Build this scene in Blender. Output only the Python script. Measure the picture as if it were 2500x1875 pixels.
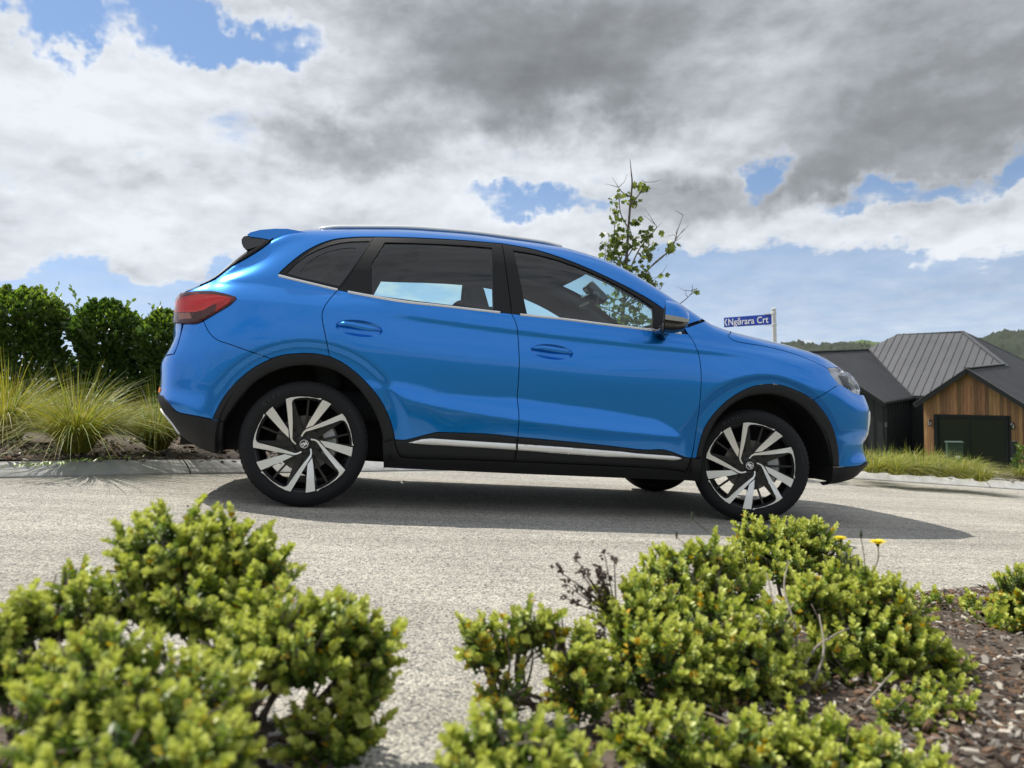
import bpy, bmesh, math, random
import numpy as np
from mathutils import Matrix, Vector, Euler
from mathutils.geometry import delaunay_2d_cdt

for o in list(bpy.data.objects): bpy.data.objects.remove(o)
scene = bpy.context.scene
COL = scene.collection
rad = math.radians

# ------------------------------------------------------------------ camera
FPX, PW, PH = 1878.0, 2500.0, 1875.0
def rodr(a):
    th = np.linalg.norm(a); k = a/th
    K = np.array([[0,-k[2],k[1]],[k[2],0,-k[0]],[-k[1],k[0],0]])
    return np.eye(3)+np.sin(th)*K+(1-np.cos(th))*K@K
RC = np.array([[1,0,0],[0,0,-1],[0,1,0]],float) @ rodr(np.array([-0.0256,0.0626,0.187]))   # road frame -> camera (right, down, forward)
CC = np.array([0.3073,-5.0936,0.5928])                                                     # camera in the road frame
_u = np.array([-math.sin(rad(2.0)),-math.cos(rad(2.0)),-.03]); _u /= np.linalg.norm(_u)
_g = RC.T@_u; _x = np.array([1,0,0.])-_g[0]*_g; _x /= np.linalg.norm(_x)
MW = np.array([_x,np.cross(_g,_x),_g])        # road frame (sloping street) -> world (z plumb)
CW = MW@CC; RW = RC@MW.T
def rayc(u,v): return RC.T@np.array([(u-PW/2)/FPX,(v-PH/2)/FPX,1.0])
def rayw(u,v): return RW.T@np.array([(u-PW/2)/FPX,(v-PH/2)/FPX,1.0])
FWD = np.array([RW[2][0],RW[2][1],0]); FWD /= np.linalg.norm(FWD)
RGT = np.array([FWD[1],-FWD[0],0])
def at_depth(u,v,d):                            # world point at horizontal depth d
    r = rayw(u,v); return CW+r*(d/(r@FWD))
def on_road(u,v,z=0.0):                         # point on the sloping street plane, road frame
    r = rayc(u,v); return CC+r*((z-CC[2])/r[2])
def w(p): return MW@np.asarray(p,float)         # road frame -> world
def plane_z(x,y): n = MW[:,2]; return -(n[0]*x+n[1]*y)/n[2]
MW4 = Matrix([list(MW[i])+[0] for i in range(3)]+[[0,0,0,1]])

cam_d = bpy.data.cameras.new('camera'); cam = bpy.data.objects.new('camera',cam_d); COL.objects.link(cam)
m = Matrix.Identity(4)
for i in range(3):
    m[i][0] = RW[0][i]; m[i][1] = -RW[1][i]; m[i][2] = -RW[2][i]; m[i][3] = CW[i]
cam.matrix_world = m
cam_d.sensor_width = 36; cam_d.sensor_fit = 'HORIZONTAL'; cam_d.lens = 36*FPX/PW
cam_d.clip_start = .02; cam_d.clip_end = 12000
cam_d.dof.use_dof = True; cam_d.dof.focus_distance = 4.6; cam_d.dof.aperture_fstop = 3.7
scene.camera = cam
scene.render.resolution_x = 1024; scene.render.resolution_y = 768
scene.view_settings.view_transform = 'Standard'; scene.view_settings.look = 'None'
scene.view_settings.gamma = 1; scene.view_settings.use_curve_mapping = False
scene.view_settings.exposure = 0.27

# ------------------------------------------------------------------ sun and sky
SUN = MW@np.array([-.62,.45,1.0]); SUN /= np.linalg.norm(SUN)
sl = bpy.data.lights.new('sun','SUN'); sl.energy = 4.9; sl.angle = rad(.6); sl.color = (1.0,.95,.87)
so = bpy.data.objects.new('sun',sl); COL.objects.link(so)
so.rotation_euler = Vector(SUN).to_track_quat('Z','Y').to_euler(); so.location = (0,0,30)

world = bpy.data.worlds.new('World'); scene.world = world; world.use_nodes = True
wn = world.node_tree.nodes; wl = world.node_tree.links; wn.clear()
def N(tree,t,**kw):
    n = tree.nodes.new(t)
    for k,v in kw.items():
        if k.startswith('i_'):
            key = k[2:]; key = int(key) if key.isdigit() else key
            n.inputs[key].default_value = v
        else: setattr(n,k,v)
    return n
def mathn(tree,op,a,b=None,clamp=False):
    n = tree.nodes.new('ShaderNodeMath'); n.operation = op; n.use_clamp = clamp
    for i,x in enumerate((a,b)):
        if x is None: continue
        if hasattr(x,'is_linked') or hasattr(x,'links'): tree.links.new(x,n.inputs[i])
        else: n.inputs[i].default_value = x
    return n.outputs[0]
def maprange(tree,x,a,b,c,d,smooth=True):
    n = tree.nodes.new('ShaderNodeMapRange'); n.interpolation_type = 'SMOOTHSTEP' if smooth else 'LINEAR'; n.clamp = True
    tree.links.new(x,n.inputs[0])
    for i,v in enumerate((a,b,c,d)): n.inputs[i+1].default_value = v
    return n.outputs[0]
def build_sky():
    t = world.node_tree
    tc = N(t,'ShaderNodeTexCoord'); gen = tc.outputs['Generated']
    sky = N(t,'ShaderNodeTexSky'); sky.sky_type = 'NISHITA'; sky.sun_disc = False
    sky.sun_elevation = math.asin(SUN[2]); sky.sun_rotation = math.atan2(SUN[0],SUN[1])
    sky.altitude = 50; sky.air_density = 1.0; sky.dust_density = .15; sky.ozone_density = 2.0
    hz = N(t,'ShaderNodeVectorMath',operation='MULTIPLY_ADD'); wl.new(gen,hz.inputs[0]); hz.inputs[1].default_value = (1,1,.72); hz.inputs[2].default_value = (0,0,.20)   # clean sea air: no dusty band low down
    hn_ = N(t,'ShaderNodeVectorMath',operation='NORMALIZE'); wl.new(hz.outputs[0],hn_.inputs[0]); wl.new(hn_.outputs[0],sky.inputs[0])
    bg = N(t,'ShaderNodeBackground'); bg.inputs[1].default_value = .115; wl.new(sky.outputs[0],bg.inputs[0])
    # flat cloud-deck coordinates, so clouds shrink towards the horizon
    sx = N(t,'ShaderNodeSeparateXYZ'); wl.new(gen,sx.inputs[0])
    zz = mathn(t,'ADD',mathn(t,'MAXIMUM',sx.outputs[2],0.0),.16)
    px_ = mathn(t,'DIVIDE',sx.outputs[0],zz); py_ = mathn(t,'DIVIDE',sx.outputs[1],zz)
    cb = N(t,'ShaderNodeCombineXYZ'); wl.new(px_,cb.inputs[0]); wl.new(py_,cb.inputs[1])
    def noise(scale,detail,rough,vec=cb.outputs[0],off=0.,dist=0.,dim='2D'):
        mp = N(t,'ShaderNodeMapping'); wl.new(vec,mp.inputs[0]); mp.inputs[1].default_value = (off,off*.7,off*1.3)
        n = N(t,'ShaderNodeTexNoise',noise_dimensions=dim); n.inputs['Scale'].default_value = scale; n.inputs['Detail'].default_value = detail
        n.inputs['Roughness'].default_value = rough; n.inputs['Distortion'].default_value = dist
        wl.new(mp.outputs[0],n.inputs['Vector']); return n
    warp = noise(7.,5,.6,vec=gen,off=3.,dim='3D')
    wv = N(t,'ShaderNodeVectorMath',operation='SUBTRACT'); wl.new(warp.outputs['Color'],wv.inputs[0]); wv.inputs[1].default_value = (.5,.5,.5)
    ws = N(t,'ShaderNodeVectorMath',operation='SCALE'); wl.new(wv.outputs[0],ws.inputs[0]); ws.inputs['Scale'].default_value = .20
    wa = N(t,'ShaderNodeVectorMath',operation='ADD'); wl.new(gen,wa.inputs[0]); wl.new(ws.outputs[0],wa.inputs[1]); dirw = wa.outputs[0]
    def blobs(lst):
        tot = None
        for (u,v,rx,ry,st) in lst:
            d = rayw(u,v); d = d/np.linalg.norm(d)
            r = np.cross(d,[0,0,1]); r /= np.linalg.norm(r); up = np.cross(r,d)
            Rm = Matrix([[r[i],up[i],d[i]] for i in range(3)])
            mp = N(t,'ShaderNodeMapping'); mp.vector_type = 'TEXTURE'
            mp.inputs[1].default_value = tuple(d); mp.inputs[2].default_value = Rm.to_euler(); mp.inputs[3].default_value = (rx/FPX,ry/FPX,max(rx,ry)/FPX)
            wl.new(dirw,mp.inputs[0])
            ln = N(t,'ShaderNodeVectorMath',operation='LENGTH'); wl.new(mp.outputs[0],ln.inputs[0])
            g = maprange(t,ln.outputs['Value'],1.45,.25,0,st)
            tot = g if tot is None else mathn(t,'ADD',tot,g)
        return tot
    gaps = blobs(SKY_GAPS); dark = blobs(SKY_DARK); lite = blobs(SKY_LITE)
    n1 = noise(1.5,9,.62,off=1.7,dist=.25).outputs['Fac']; n2 = noise(4.2,8,.6,off=5.1).outputs['Fac']; n3 = noise(.8,4,.5,off=9.).outputs['Fac']
    pass
    el = sx.outputs[2]
    hor = maprange(t,el,.04,.14,-.52,0)
    c = mathn(t,'ADD',mathn(t,'MULTIPLY',mathn(t,'SUBTRACT',n1,.5),1.5),mathn(t,'MULTIPLY',mathn(t,'SUBTRACT',n2,.5),.7))
    c = mathn(t,'ADD',c,.36); c = mathn(t,'ADD',c,hor); c = mathn(t,'SUBTRACT',c,gaps)
    c = mathn(t,'ADD',c,mathn(t,'MULTIPLY',dark,.8)); c = mathn(t,'ADD',c,mathn(t,'MULTIPLY',lite,.8))
    sv = N(t,'ShaderNodeVectorMath',operation='MULTIPLY'); wl.new(gen,sv.inputs[0]); sv.inputs[1].default_value = (1,1,1.9)
    edge = noise(20.,6,.6,vec=sv.outputs[0],off=1.1,dim='3D').outputs['Fac']; c = mathn(t,'ADD',c,mathn(t,'MULTIPLY',mathn(t,'SUBTRACT',edge,.5),.85))
    cov = maprange(t,c,-.22,.40,0,.97)
    veil = mathn(t,'MULTIPLY',maprange(t,el,.0,.26,.50,.0),maprange(t,n2,.25,.75,.75,1.15)); cov = mathn(t,'MAXIMUM',cov,veil)      # thin white haze low down
    # shading inside the clouds: thick grey bases, thin bright edges
    def relief(scale,detail,off,step):      # puffs lit from above: the noise against itself a little higher up
        a_ = noise(scale,detail,.55,vec=sv.outputs[0],off=off,dim='3D').outputs['Fac']
        up = N(t,'ShaderNodeVectorMath',operation='ADD'); wl.new(sv.outputs[0],up.inputs[0]); up.inputs[1].default_value = (SUN[0]*step*.4,SUN[1]*step*.4,step)
        b_ = noise(scale,detail,.55,vec=up.outputs[0],off=off,dim='3D').outputs['Fac']
        return a_,mathn(t,'SUBTRACT',b_,a_)
    rA,reA = relief(4.6,6,4.4,.06); rB,reB = relief(17.,5,7.7,.022)
    calm = mathn(t,'SUBTRACT',1.0,mathn(t,'MULTIPLY',dark,.9),True)
    sh = mathn(t,'ADD',mathn(t,'MULTIPLY',mathn(t,'SUBTRACT',rA,.5),.55),mathn(t,'MULTIPLY',reA,1.5))
    sh = mathn(t,'ADD',sh,mathn(t,'MULTIPLY',reB,.85)); sh = mathn(t,'MULTIPLY',sh,mathn(t,'ADD',.35,mathn(t,'MULTIPLY',calm,.75)))
    sh = mathn(t,'ADD',sh,mathn(t,'MULTIPLY',maprange(t,c,.05,.9,-.18,.10),1.0))
    sh = mathn(t,'ADD',sh,dark); sh = mathn(t,'SUBTRACT',sh,mathn(t,'MULTIPLY',lite,.33)); sh = mathn(t,'ADD',sh,.16)
    shade = maprange(t,sh,-.28,1.32,0,1,False)
    rp = N(t,'ShaderNodeValToRGB'); wl.new(shade,rp.inputs[0])
    e = rp.color_ramp.elements
    e[0].position = 0; e[0].color = (.73,.76,.80,1); e[1].position = 1; e[1].color = (.17,.178,.186,1)
    for p_,c_ in ((.25,(.60,.63,.67,1)),(.50,(.42,.44,.47,1)),(.75,(.265,.278,.292,1))):
        k = e.new(p_); k.color = c_
    bc = N(t,'ShaderNodeBackground'); wl.new(rp.outputs[0],bc.inputs[0]); bc.inputs[1].default_value = 1.0
    mx = N(t,'ShaderNodeMixShader'); wl.new(cov,mx.inputs[0]); wl.new(bg.outputs[0],mx.inputs[1]); wl.new(bc.outputs[0],mx.inputs[2])
    out = N(t,'ShaderNodeOutputWorld'); wl.new(mx.outputs[0],out.inputs[0])
# placed by the photograph's pixels: (u, v, half width, half height, strength)
SKY_GAPS = [(330,75,330,60,1.0),(640,130,190,45,.85),(150,25,120,40,.5),(600,320,120,60,.75),(30,385,110,55,.55),(300,400,110,22,.5),(200,290,160,18,.35),(1300,520,200,36,.9),(1835,425,62,78,1.1),(2210,490,190,40,.85),(2470,425,60,60,.85),(200,720,520,75,.75),(2250,735,620,95,.7),(1750,690,400,70,.5),(700,520,260,20,.3)]
SKY_DARK = [(1900,60,900,200,.36),(1250,130,420,170,.48),(1450,260,220,80,.22),(2250,350,430,130,.46),(2450,150,400,200,.26),(890,385,190,70,.55),(1660,505,200,65,.46),(770,330,110,40,.2),(1990,440,160,60,.30)]
SKY_LITE = [(1900,240,280,70,.6),(1560,330,200,60,.6),(120,190,330,130,1.0),(450,420,560,200,.6),(1000,500,420,90,.6),(750,80,200,80,.8),(1690,410,90,45,.8),(1500,580,500,60,.4),(2350,560,330,70,.6),(250,590,420,60,.5),(1000,250,200,60,.5)]
build_sky()
world.cycles.sampling_method = 'MANUAL'; world.cycles.sample_map_resolution = 512

# ------------------------------------------------------------------ helpers
def tag(o,label=None,cat=None,group=None,kind=None):
    if label: o['label'] = label
    if cat: o['category'] = cat
    if group: o['group'] = group
    if kind: o['kind'] = kind
    return o
def empty(name,mat=None,label=None,cat=None,group=None):
    o = bpy.data.objects.new(name,None); o.empty_display_size = .2; COL.objects.link(o)
    if mat is not None: o.matrix_world = mat
    return tag(o,label,cat,group)
def mesh(name,verts,faces,mats,parent=None,smooth=False,mi=None,loopn=None,link=True):
    me = bpy.data.meshes.new(name)
    me.from_pydata([tuple(map(float,v)) for v in verts],[],[tuple(int(i) for i in f) for f in faces]); 
    if not isinstance(mats,(list,tuple)): mats = [mats]
    for x in mats: me.materials.append(x)
    if mi is not None: me.polygons.foreach_set('material_index',np.asarray(mi,dtype=np.int32))
    if smooth or loopn is not None: me.polygons.foreach_set('use_smooth',np.ones(len(me.polygons),dtype=bool))
    if loopn is not None: me.normals_split_custom_set([tuple(n) for n in loopn])
    me.update()
    o = bpy.data.objects.new(name,me)
    if link: COL.objects.link(o)
    if parent is not None: o.parent = parent
    return o
def place(name,me,parent=None,mat=None):
    o = bpy.data.objects.new(name,me); COL.objects.link(o)
    if parent is not None: o.parent = parent
    if mat is not None: o.matrix_local = mat
    return o
class MB:
    def __init__(s): s.v=[]; s.f=[]; s.m=[]; s.k=0
    def add(s,v,f):
        n=len(s.v); s.v+= [tuple(p) for p in v]; s.f+=[tuple(i+n for i in q) for q in f]; s.m+=[s.k]*len(f)
    def box(s,c,d,R=None):
        c=np.array(c,float); d=np.array(d,float)/2
        p=np.array([[sx,sy,sz] for sz in(-1,1) for sy in(-1,1) for sx in(-1,1)])*d
        if R is not None: p=p@np.array(R).T
        s.add(p+c,[(0,2,3,1),(4,5,7,6),(0,1,5,4),(2,6,7,3),(0,4,6,2),(1,3,7,5)])
    def tube(s,pts,r,n=8,caps=True):
        pts=np.array(pts,float); rr=np.broadcast_to(r,(len(pts),)); vs=[]; fs=[]
        tan=np.gradient(pts,axis=0); tan/=np.linalg.norm(tan,axis=1)[:,None]+1e-12
        ref=np.array([0,0,1.]) if abs(tan[0][2])<.9 else np.array([1.,0,0])
        a=np.cross(tan[0],ref); a/=np.linalg.norm(a)
        for i,p in enumerate(pts):
            a=a-tan[i]*(a@tan[i]); a/=np.linalg.norm(a)+1e-12; b=np.cross(tan[i],a)
            for k in range(n):
                q=2*math.pi*k/n; vs.append(p+rr[i]*(math.cos(q)*a+math.sin(q)*b))
        for i in range(len(pts)-1):
            for k in range(n): fs.append((i*n+k,i*n+(k+1)%n,(i+1)*n+(k+1)%n,(i+1)*n+k))
        if caps: fs.append(tuple(range(n))[::-1]); fs.append(tuple((len(pts)-1)*n+k for k in range(n)))
        s.add(vs,fs)
    def lathe(s,prof,n=48,axis='y',close=False):      # prof: (radius, along-axis)
        vs=[];fs=[]
        for r,h in prof:
            for k in range(n):
                q=2*math.pi*k/n; c,sn=r*math.cos(q),r*math.sin(q)
                vs.append((c,h,sn) if axis=='y' else (c,sn,h))
        m_=len(prof)
        for i in range(m_ if close else m_-1):
            j=(i+1)%m_
            for k in range(n): fs.append((i*n+k,i*n+(k+1)%n,j*n+(k+1)%n,j*n+k))
        s.add(vs,fs)
    def grid(s,P,wrap=False):                         # P: (a,b,3)
        a,b=P.shape[:2]; fs=[]
        for i in range(a-1):
            for j in range(b if wrap else b-1): fs.append((i*b+j,i*b+(j+1)%b,(i+1)*b+(j+1)%b,(i+1)*b+j))
        s.add(P.reshape(-1,3),fs)
    def build(s,name,mats,parent=None,smooth=False,kind=None):
        o=mesh(name,s.v,s.f,mats,parent,smooth,s.m if any(s.m) else None)
        if kind: o['kind']=kind
        return o
def smooth_by_angle(o,deg=35):
    me=o.data; me.polygons.foreach_set('use_smooth',np.ones(len(me.polygons),dtype=bool))
    bm=bmesh.new(); bm.from_mesh(me); a=rad(deg)
    for e in bm.edges:
        if len(e.link_faces)==2 and e.calc_face_angle(0)>a: e.smooth=False
    bm.to_mesh(me); bm.free(); return o
def bevel(o,wd=.01,seg=2):
    b=o.modifiers.new('bevel','BEVEL'); b.width=wd; b.segments=seg; b.limit_method='ANGLE'; b.angle_limit=rad(35); return o
def spline(pts,n=8,closed=False):
    p=np.array(pts,float); 
    if len(p)<3: return p
    out=[]
    q=np.vstack([p[-1:],p,p[:2]]) if closed else np.vstack([2*p[0]-p[1],p,2*p[-1]-p[-2]])
    m_=len(p) if closed else len(p)-1
    for i in range(m_):
        a,b,c,d=q[i],q[i+1],q[i+2],q[i+3]
        for t in np.linspace(0,1,n,endpoint=False):
            out.append(.5*((2*b)+(-a+c)*t+(2*a-5*b+4*c-d)*t*t+(-a+3*b-3*c+d)*t**3))
    if not closed: out.append(p[-1])
    return np.array(out)
def pchip(xk,yk,x):
    xk=np.asarray(xk,float); yk=np.asarray(yk,float); h=np.diff(xk); dl=np.diff(yk)/h; d=np.zeros(len(xk))
    for i in range(1,len(xk)-1):
        if dl[i-1]*dl[i]>0:
            w1=2*h[i]+h[i-1]; w2=h[i]+2*h[i-1]; d[i]=(w1+w2)/(w1/dl[i-1]+w2/dl[i])
    d[0]=dl[0]; d[-1]=dl[-1]
    x=np.asarray(x,float); k=np.clip(np.searchsorted(xk,x)-1,0,len(xk)-2); t=(x-xk[k])/h[k]
    inside=(x>=xk[0])&(x<=xk[-1])
    y=(2*t**3-3*t**2+1)*yk[k]+(t**3-2*t**2+t)*h[k]*d[k]+(-2*t**3+3*t**2)*yk[k+1]+(t**3-t**2)*h[k]*d[k+1]
    y=np.where(x<xk[0],yk[0]+d[0]*(x-xk[0]),y); y=np.where(x>xk[-1],yk[-1]+d[-1]*(x-xk[-1]),y)
    return y
def inpoly(P,poly):
    x,y=P[:,0],P[:,1]; r=np.zeros(len(P),bool); n=len(poly); j=n-1
    for i in range(n):
        xi,yi=poly[i]; xj,yj=poly[j]
        c=((yi>y)!=(yj>y))&(x<(xj-xi)*(y-yi)/((yj-yi) if yj!=yi else 1e-12)+xi); r^=c; j=i
    return r

# ------------------------------------------------------------------ materials
def mat(name,col,rough=.5,metal=0.,col2=None,scale=8.,detail=5,coat=0.,bump=0.,bscale=None,spec=.5,trans=None,mixpos=(.35,.65),coord='Object',stretch=None,emis=None,rnd=None,sheen=0,subs=0):
    mt=bpy.data.materials.new(name); mt.use_nodes=True; t=mt.node_tree; b=t.nodes['Principled BSDF']
    b.inputs['Base Color'].default_value=(*col,1); b.inputs['Roughness'].default_value=rough; b.inputs['Metallic'].default_value=metal
    b.inputs['Coat Weight'].default_value=coat; b.inputs['Coat Roughness'].default_value=.03; b.inputs['Specular IOR Level'].default_value=spec
    tc=N(t,'ShaderNodeTexCoord'); vec=tc.outputs[coord]
    if stretch:
        mp=N(t,'ShaderNodeMapping'); t.links.new(vec,mp.inputs[0]); mp.inputs[3].default_value=stretch; vec=mp.outputs[0]
    colout=None
    if col2 is not None:
        n=N(t,'ShaderNodeTexNoise'); n.inputs['Scale'].default_value=scale; n.inputs['Detail'].default_value=detail; n.inputs['Roughness'].default_value=.65
        t.links.new(vec,n.inputs['Vector'])
        r=N(t,'ShaderNodeValToRGB'); r.color_ramp.elements[0].position=mixpos[0]; r.color_ramp.elements[1].position=mixpos[1]
        r.color_ramp.elements[0].color=(*col,1); r.color_ramp.elements[1].color=(*col2,1)
        t.links.new(n.outputs['Fac'],r.inputs[0]); colout=r.outputs[0]
    if rnd:                                          # (hue, value) variation from one object to the next
        oi=N(t,'ShaderNodeObjectInfo'); h=N(t,'ShaderNodeHueSaturation')
        t.links.new(maprange(t,oi.outputs['Random'],0,1,.5-rnd[0],.5+rnd[0],False),h.inputs['Hue'])
        x=mathn(t,'FRACT',mathn(t,'MULTIPLY',oi.outputs['Random'],7.13)); t.links.new(maprange(t,x,0,1,1-rnd[1],1+rnd[1],False),h.inputs['Value'])
        if colout: t.links.new(colout,h.inputs['Color'])
        else: h.inputs['Color'].default_value=(*col,1)
        colout=h.outputs[0]
    if colout: t.links.new(colout,b.inputs['Base Color'])
    if bump:
        n=N(t,'ShaderNodeTexNoise'); n.inputs['Scale'].default_value=bscale or scale*4; n.inputs['Detail'].default_value=4; t.links.new(vec,n.inputs['Vector'])
        bp=N(t,'ShaderNodeBump'); bp.inputs['Strength'].default_value=bump; bp.inputs['Distance'].default_value=.01
        t.links.new(n.outputs['Fac'],bp.inputs['Height']); t.links.new(bp.outputs[0],b.inputs['Normal'])
    if trans:                                        # thin leaf: some light comes through
        tr=N(t,'ShaderNodeBsdfTranslucent'); 
        if colout:
            hs=N(t,'ShaderNodeHueSaturation'); hs.inputs['Value'].default_value=trans[1]; hs.inputs['Saturation'].default_value=1.1; t.links.new(colout,hs.inputs['Color']); t.links.new(hs.outputs[0],tr.inputs[0])
        else: tr.inputs[0].default_value=(*[c*trans[1] for c in col],1)
        mx=N(t,'ShaderNodeMixShader'); mx.inputs[0].default_value=trans[0]
        t.links.new(b.outputs[0],mx.inputs[1]); t.links.new(tr.outputs[0],mx.inputs[2]); t.links.new(mx.outputs[0],t.nodes['Material Output'].inputs[0])
    if emis:
        b.inputs['Emission Color'].default_value=(*emis[0],1); b.inputs['Emission Strength'].default_value=emis[1]
    return mt
def glass(name,tint,ior=1.5,rough=0.,refl=1.):
    mt=bpy.data.materials.new(name); mt.use_nodes=True; t=mt.node_tree; t.nodes.remove(t.nodes['Principled BSDF'])
    tr=N(t,'ShaderNodeBsdfTransparent'); tr.inputs[0].default_value=(*tint,1)
    gl=N(t,'ShaderNodeBsdfGlossy'); gl.inputs['Roughness'].default_value=rough; gl.inputs[0].default_value=(refl,refl,refl,1)
    fr=N(t,'ShaderNodeFresnel'); fr.inputs[0].default_value=ior
    mx=N(t,'ShaderNodeMixShader'); t.links.new(fr.outputs[0],mx.inputs[0]); t.links.new(tr.outputs[0],mx.inputs[1]); t.links.new(gl.outputs[0],mx.inputs[2])
    t.links.new(mx.outputs[0],t.nodes['Material Output'].inputs[0]); return mt
def car_paint(name,col):
    mt=mat(name,col,.25,.74,coat=1.0); t=mt.node_tree; b=t.nodes['Principled BSDF']
    b.inputs['Coat Roughness'].default_value=.006; b.inputs['Coat IOR'].default_value=1.47
    tc=N(t,'ShaderNodeTexCoord'); n=N(t,'ShaderNodeTexNoise'); n.inputs['Scale'].default_value=900; n.inputs['Detail'].default_value=1; t.links.new(tc.outputs['Object'],n.inputs['Vector'])
    bp=N(t,'ShaderNodeBump'); bp.inputs['Strength'].default_value=.04; bp.inputs['Distance'].default_value=.001; t.links.new(n.outputs['Fac'],bp.inputs['Height']); t.links.new(bp.outputs[0],b.inputs['Normal'])
    return mt
# ================================================================== THE CAR (built in the road frame: x forward, -y towards the viewer, z up)
BLUE=car_paint('car_paint_blue',(.0,.195,.66))
BLK=mat('black_cladding',(.0085,.009,.0105),.62,spec=.35,bump=.10,bscale=900)
GBLK=mat('gloss_black',(.006,.006,.008),.12,coat=.6)
MBLK=mat('matt_black',(.006,.006,.007),.85)
INNER=mat('interior_charcoal',(.022,.024,.028),.85,bump=.05,bscale=300)
LINER=mat('headliner_grey',(.07,.073,.078),.9)
CHROME=mat('satin_chrome',(.78,.79,.80),.16,1.0)
SILV=mat('silver_trim',(.82,.82,.80),.38,.55)
ALLOY=mat('machined_alloy',(.80,.80,.79),.30,.75)
WBLK=mat('gloss_black_alloy',(.004,.0045,.006),.30,coat=.15)
RUB=mat('tyre_rubber',(.0075,.008,.010),.7,spec=.3,bump=.08,bscale=120)
RUBT=mat('tyre_lettering',(.035,.037,.042),.6)
GLS=glass('window_glass',(.82,.98,.98),1.66)
GLD=glass('privacy_glass',(.14,.16,.17),1.7)
LENS=glass('clear_lens',(.97,.98,1.0),1.5)
REDL=glass('red_lens',(1.,.66,.62),1.5)
RED1=mat('tail_red',(.90,.016,.02),.30,coat=.5); RED2=mat('tail_dark_red',(.07,.004,.005),.35,coat=.5); RED3=mat('tail_bright_red',(1.,.16,.14),.3)
PALE=mat('reverse_lamp',(.62,.60,.50),.3); AMB=mat('amber_reflector',(.75,.22,.03),.3)
IRON=mat('brake_iron',(.20,.19,.175),.5,.7,col2=(.12,.115,.11),scale=14); CAST=mat('caliper_alloy',(.42,.43,.44),.5,.6)
WHT=mat('emblem_white',(.85,.85,.86),.3,.3)

PLAN=spline([(-.86,0),(-.857,.2),(-.845,.38),(-.82,.55),(-.775,.67),(-.70,.765),(-.55,.848),(-.35,.887),(0,.905),(.6,.909),(1.5,.909),(2.3,.907),(2.7,.903),(3.0,.892),(3.2,.868),(3.34,.826),(3.43,.766),(3.50,.66),(3.545,.5),(3.575,.25),(3.585,0)],24)
_pl=np.r_[0,np.cumsum(np.linalg.norm(np.diff(PLAN,axis=0),axis=1))]; SMAX=_pl[-1]
SS=np.linspace(0,SMAX,640); PX=np.interp(SS,_pl,PLAN[:,0]); PWD=np.interp(SS,_pl,PLAN[:,1])
for _ in range(14):
    PX[1:-1]=(PX[:-2]+2*PX[1:-1]+PX[2:])/4; PWD[1:-1]=(PWD[:-2]+2*PWD[1:-1]+PWD[2:])/4
_tx=np.gradient(PX,SS); _tw=np.gradient(PWD,SS); _l=np.hypot(_tx,_tw); NX=-_tw/_l; NW=_tx/_l      # outward in plan (x, width)
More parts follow.
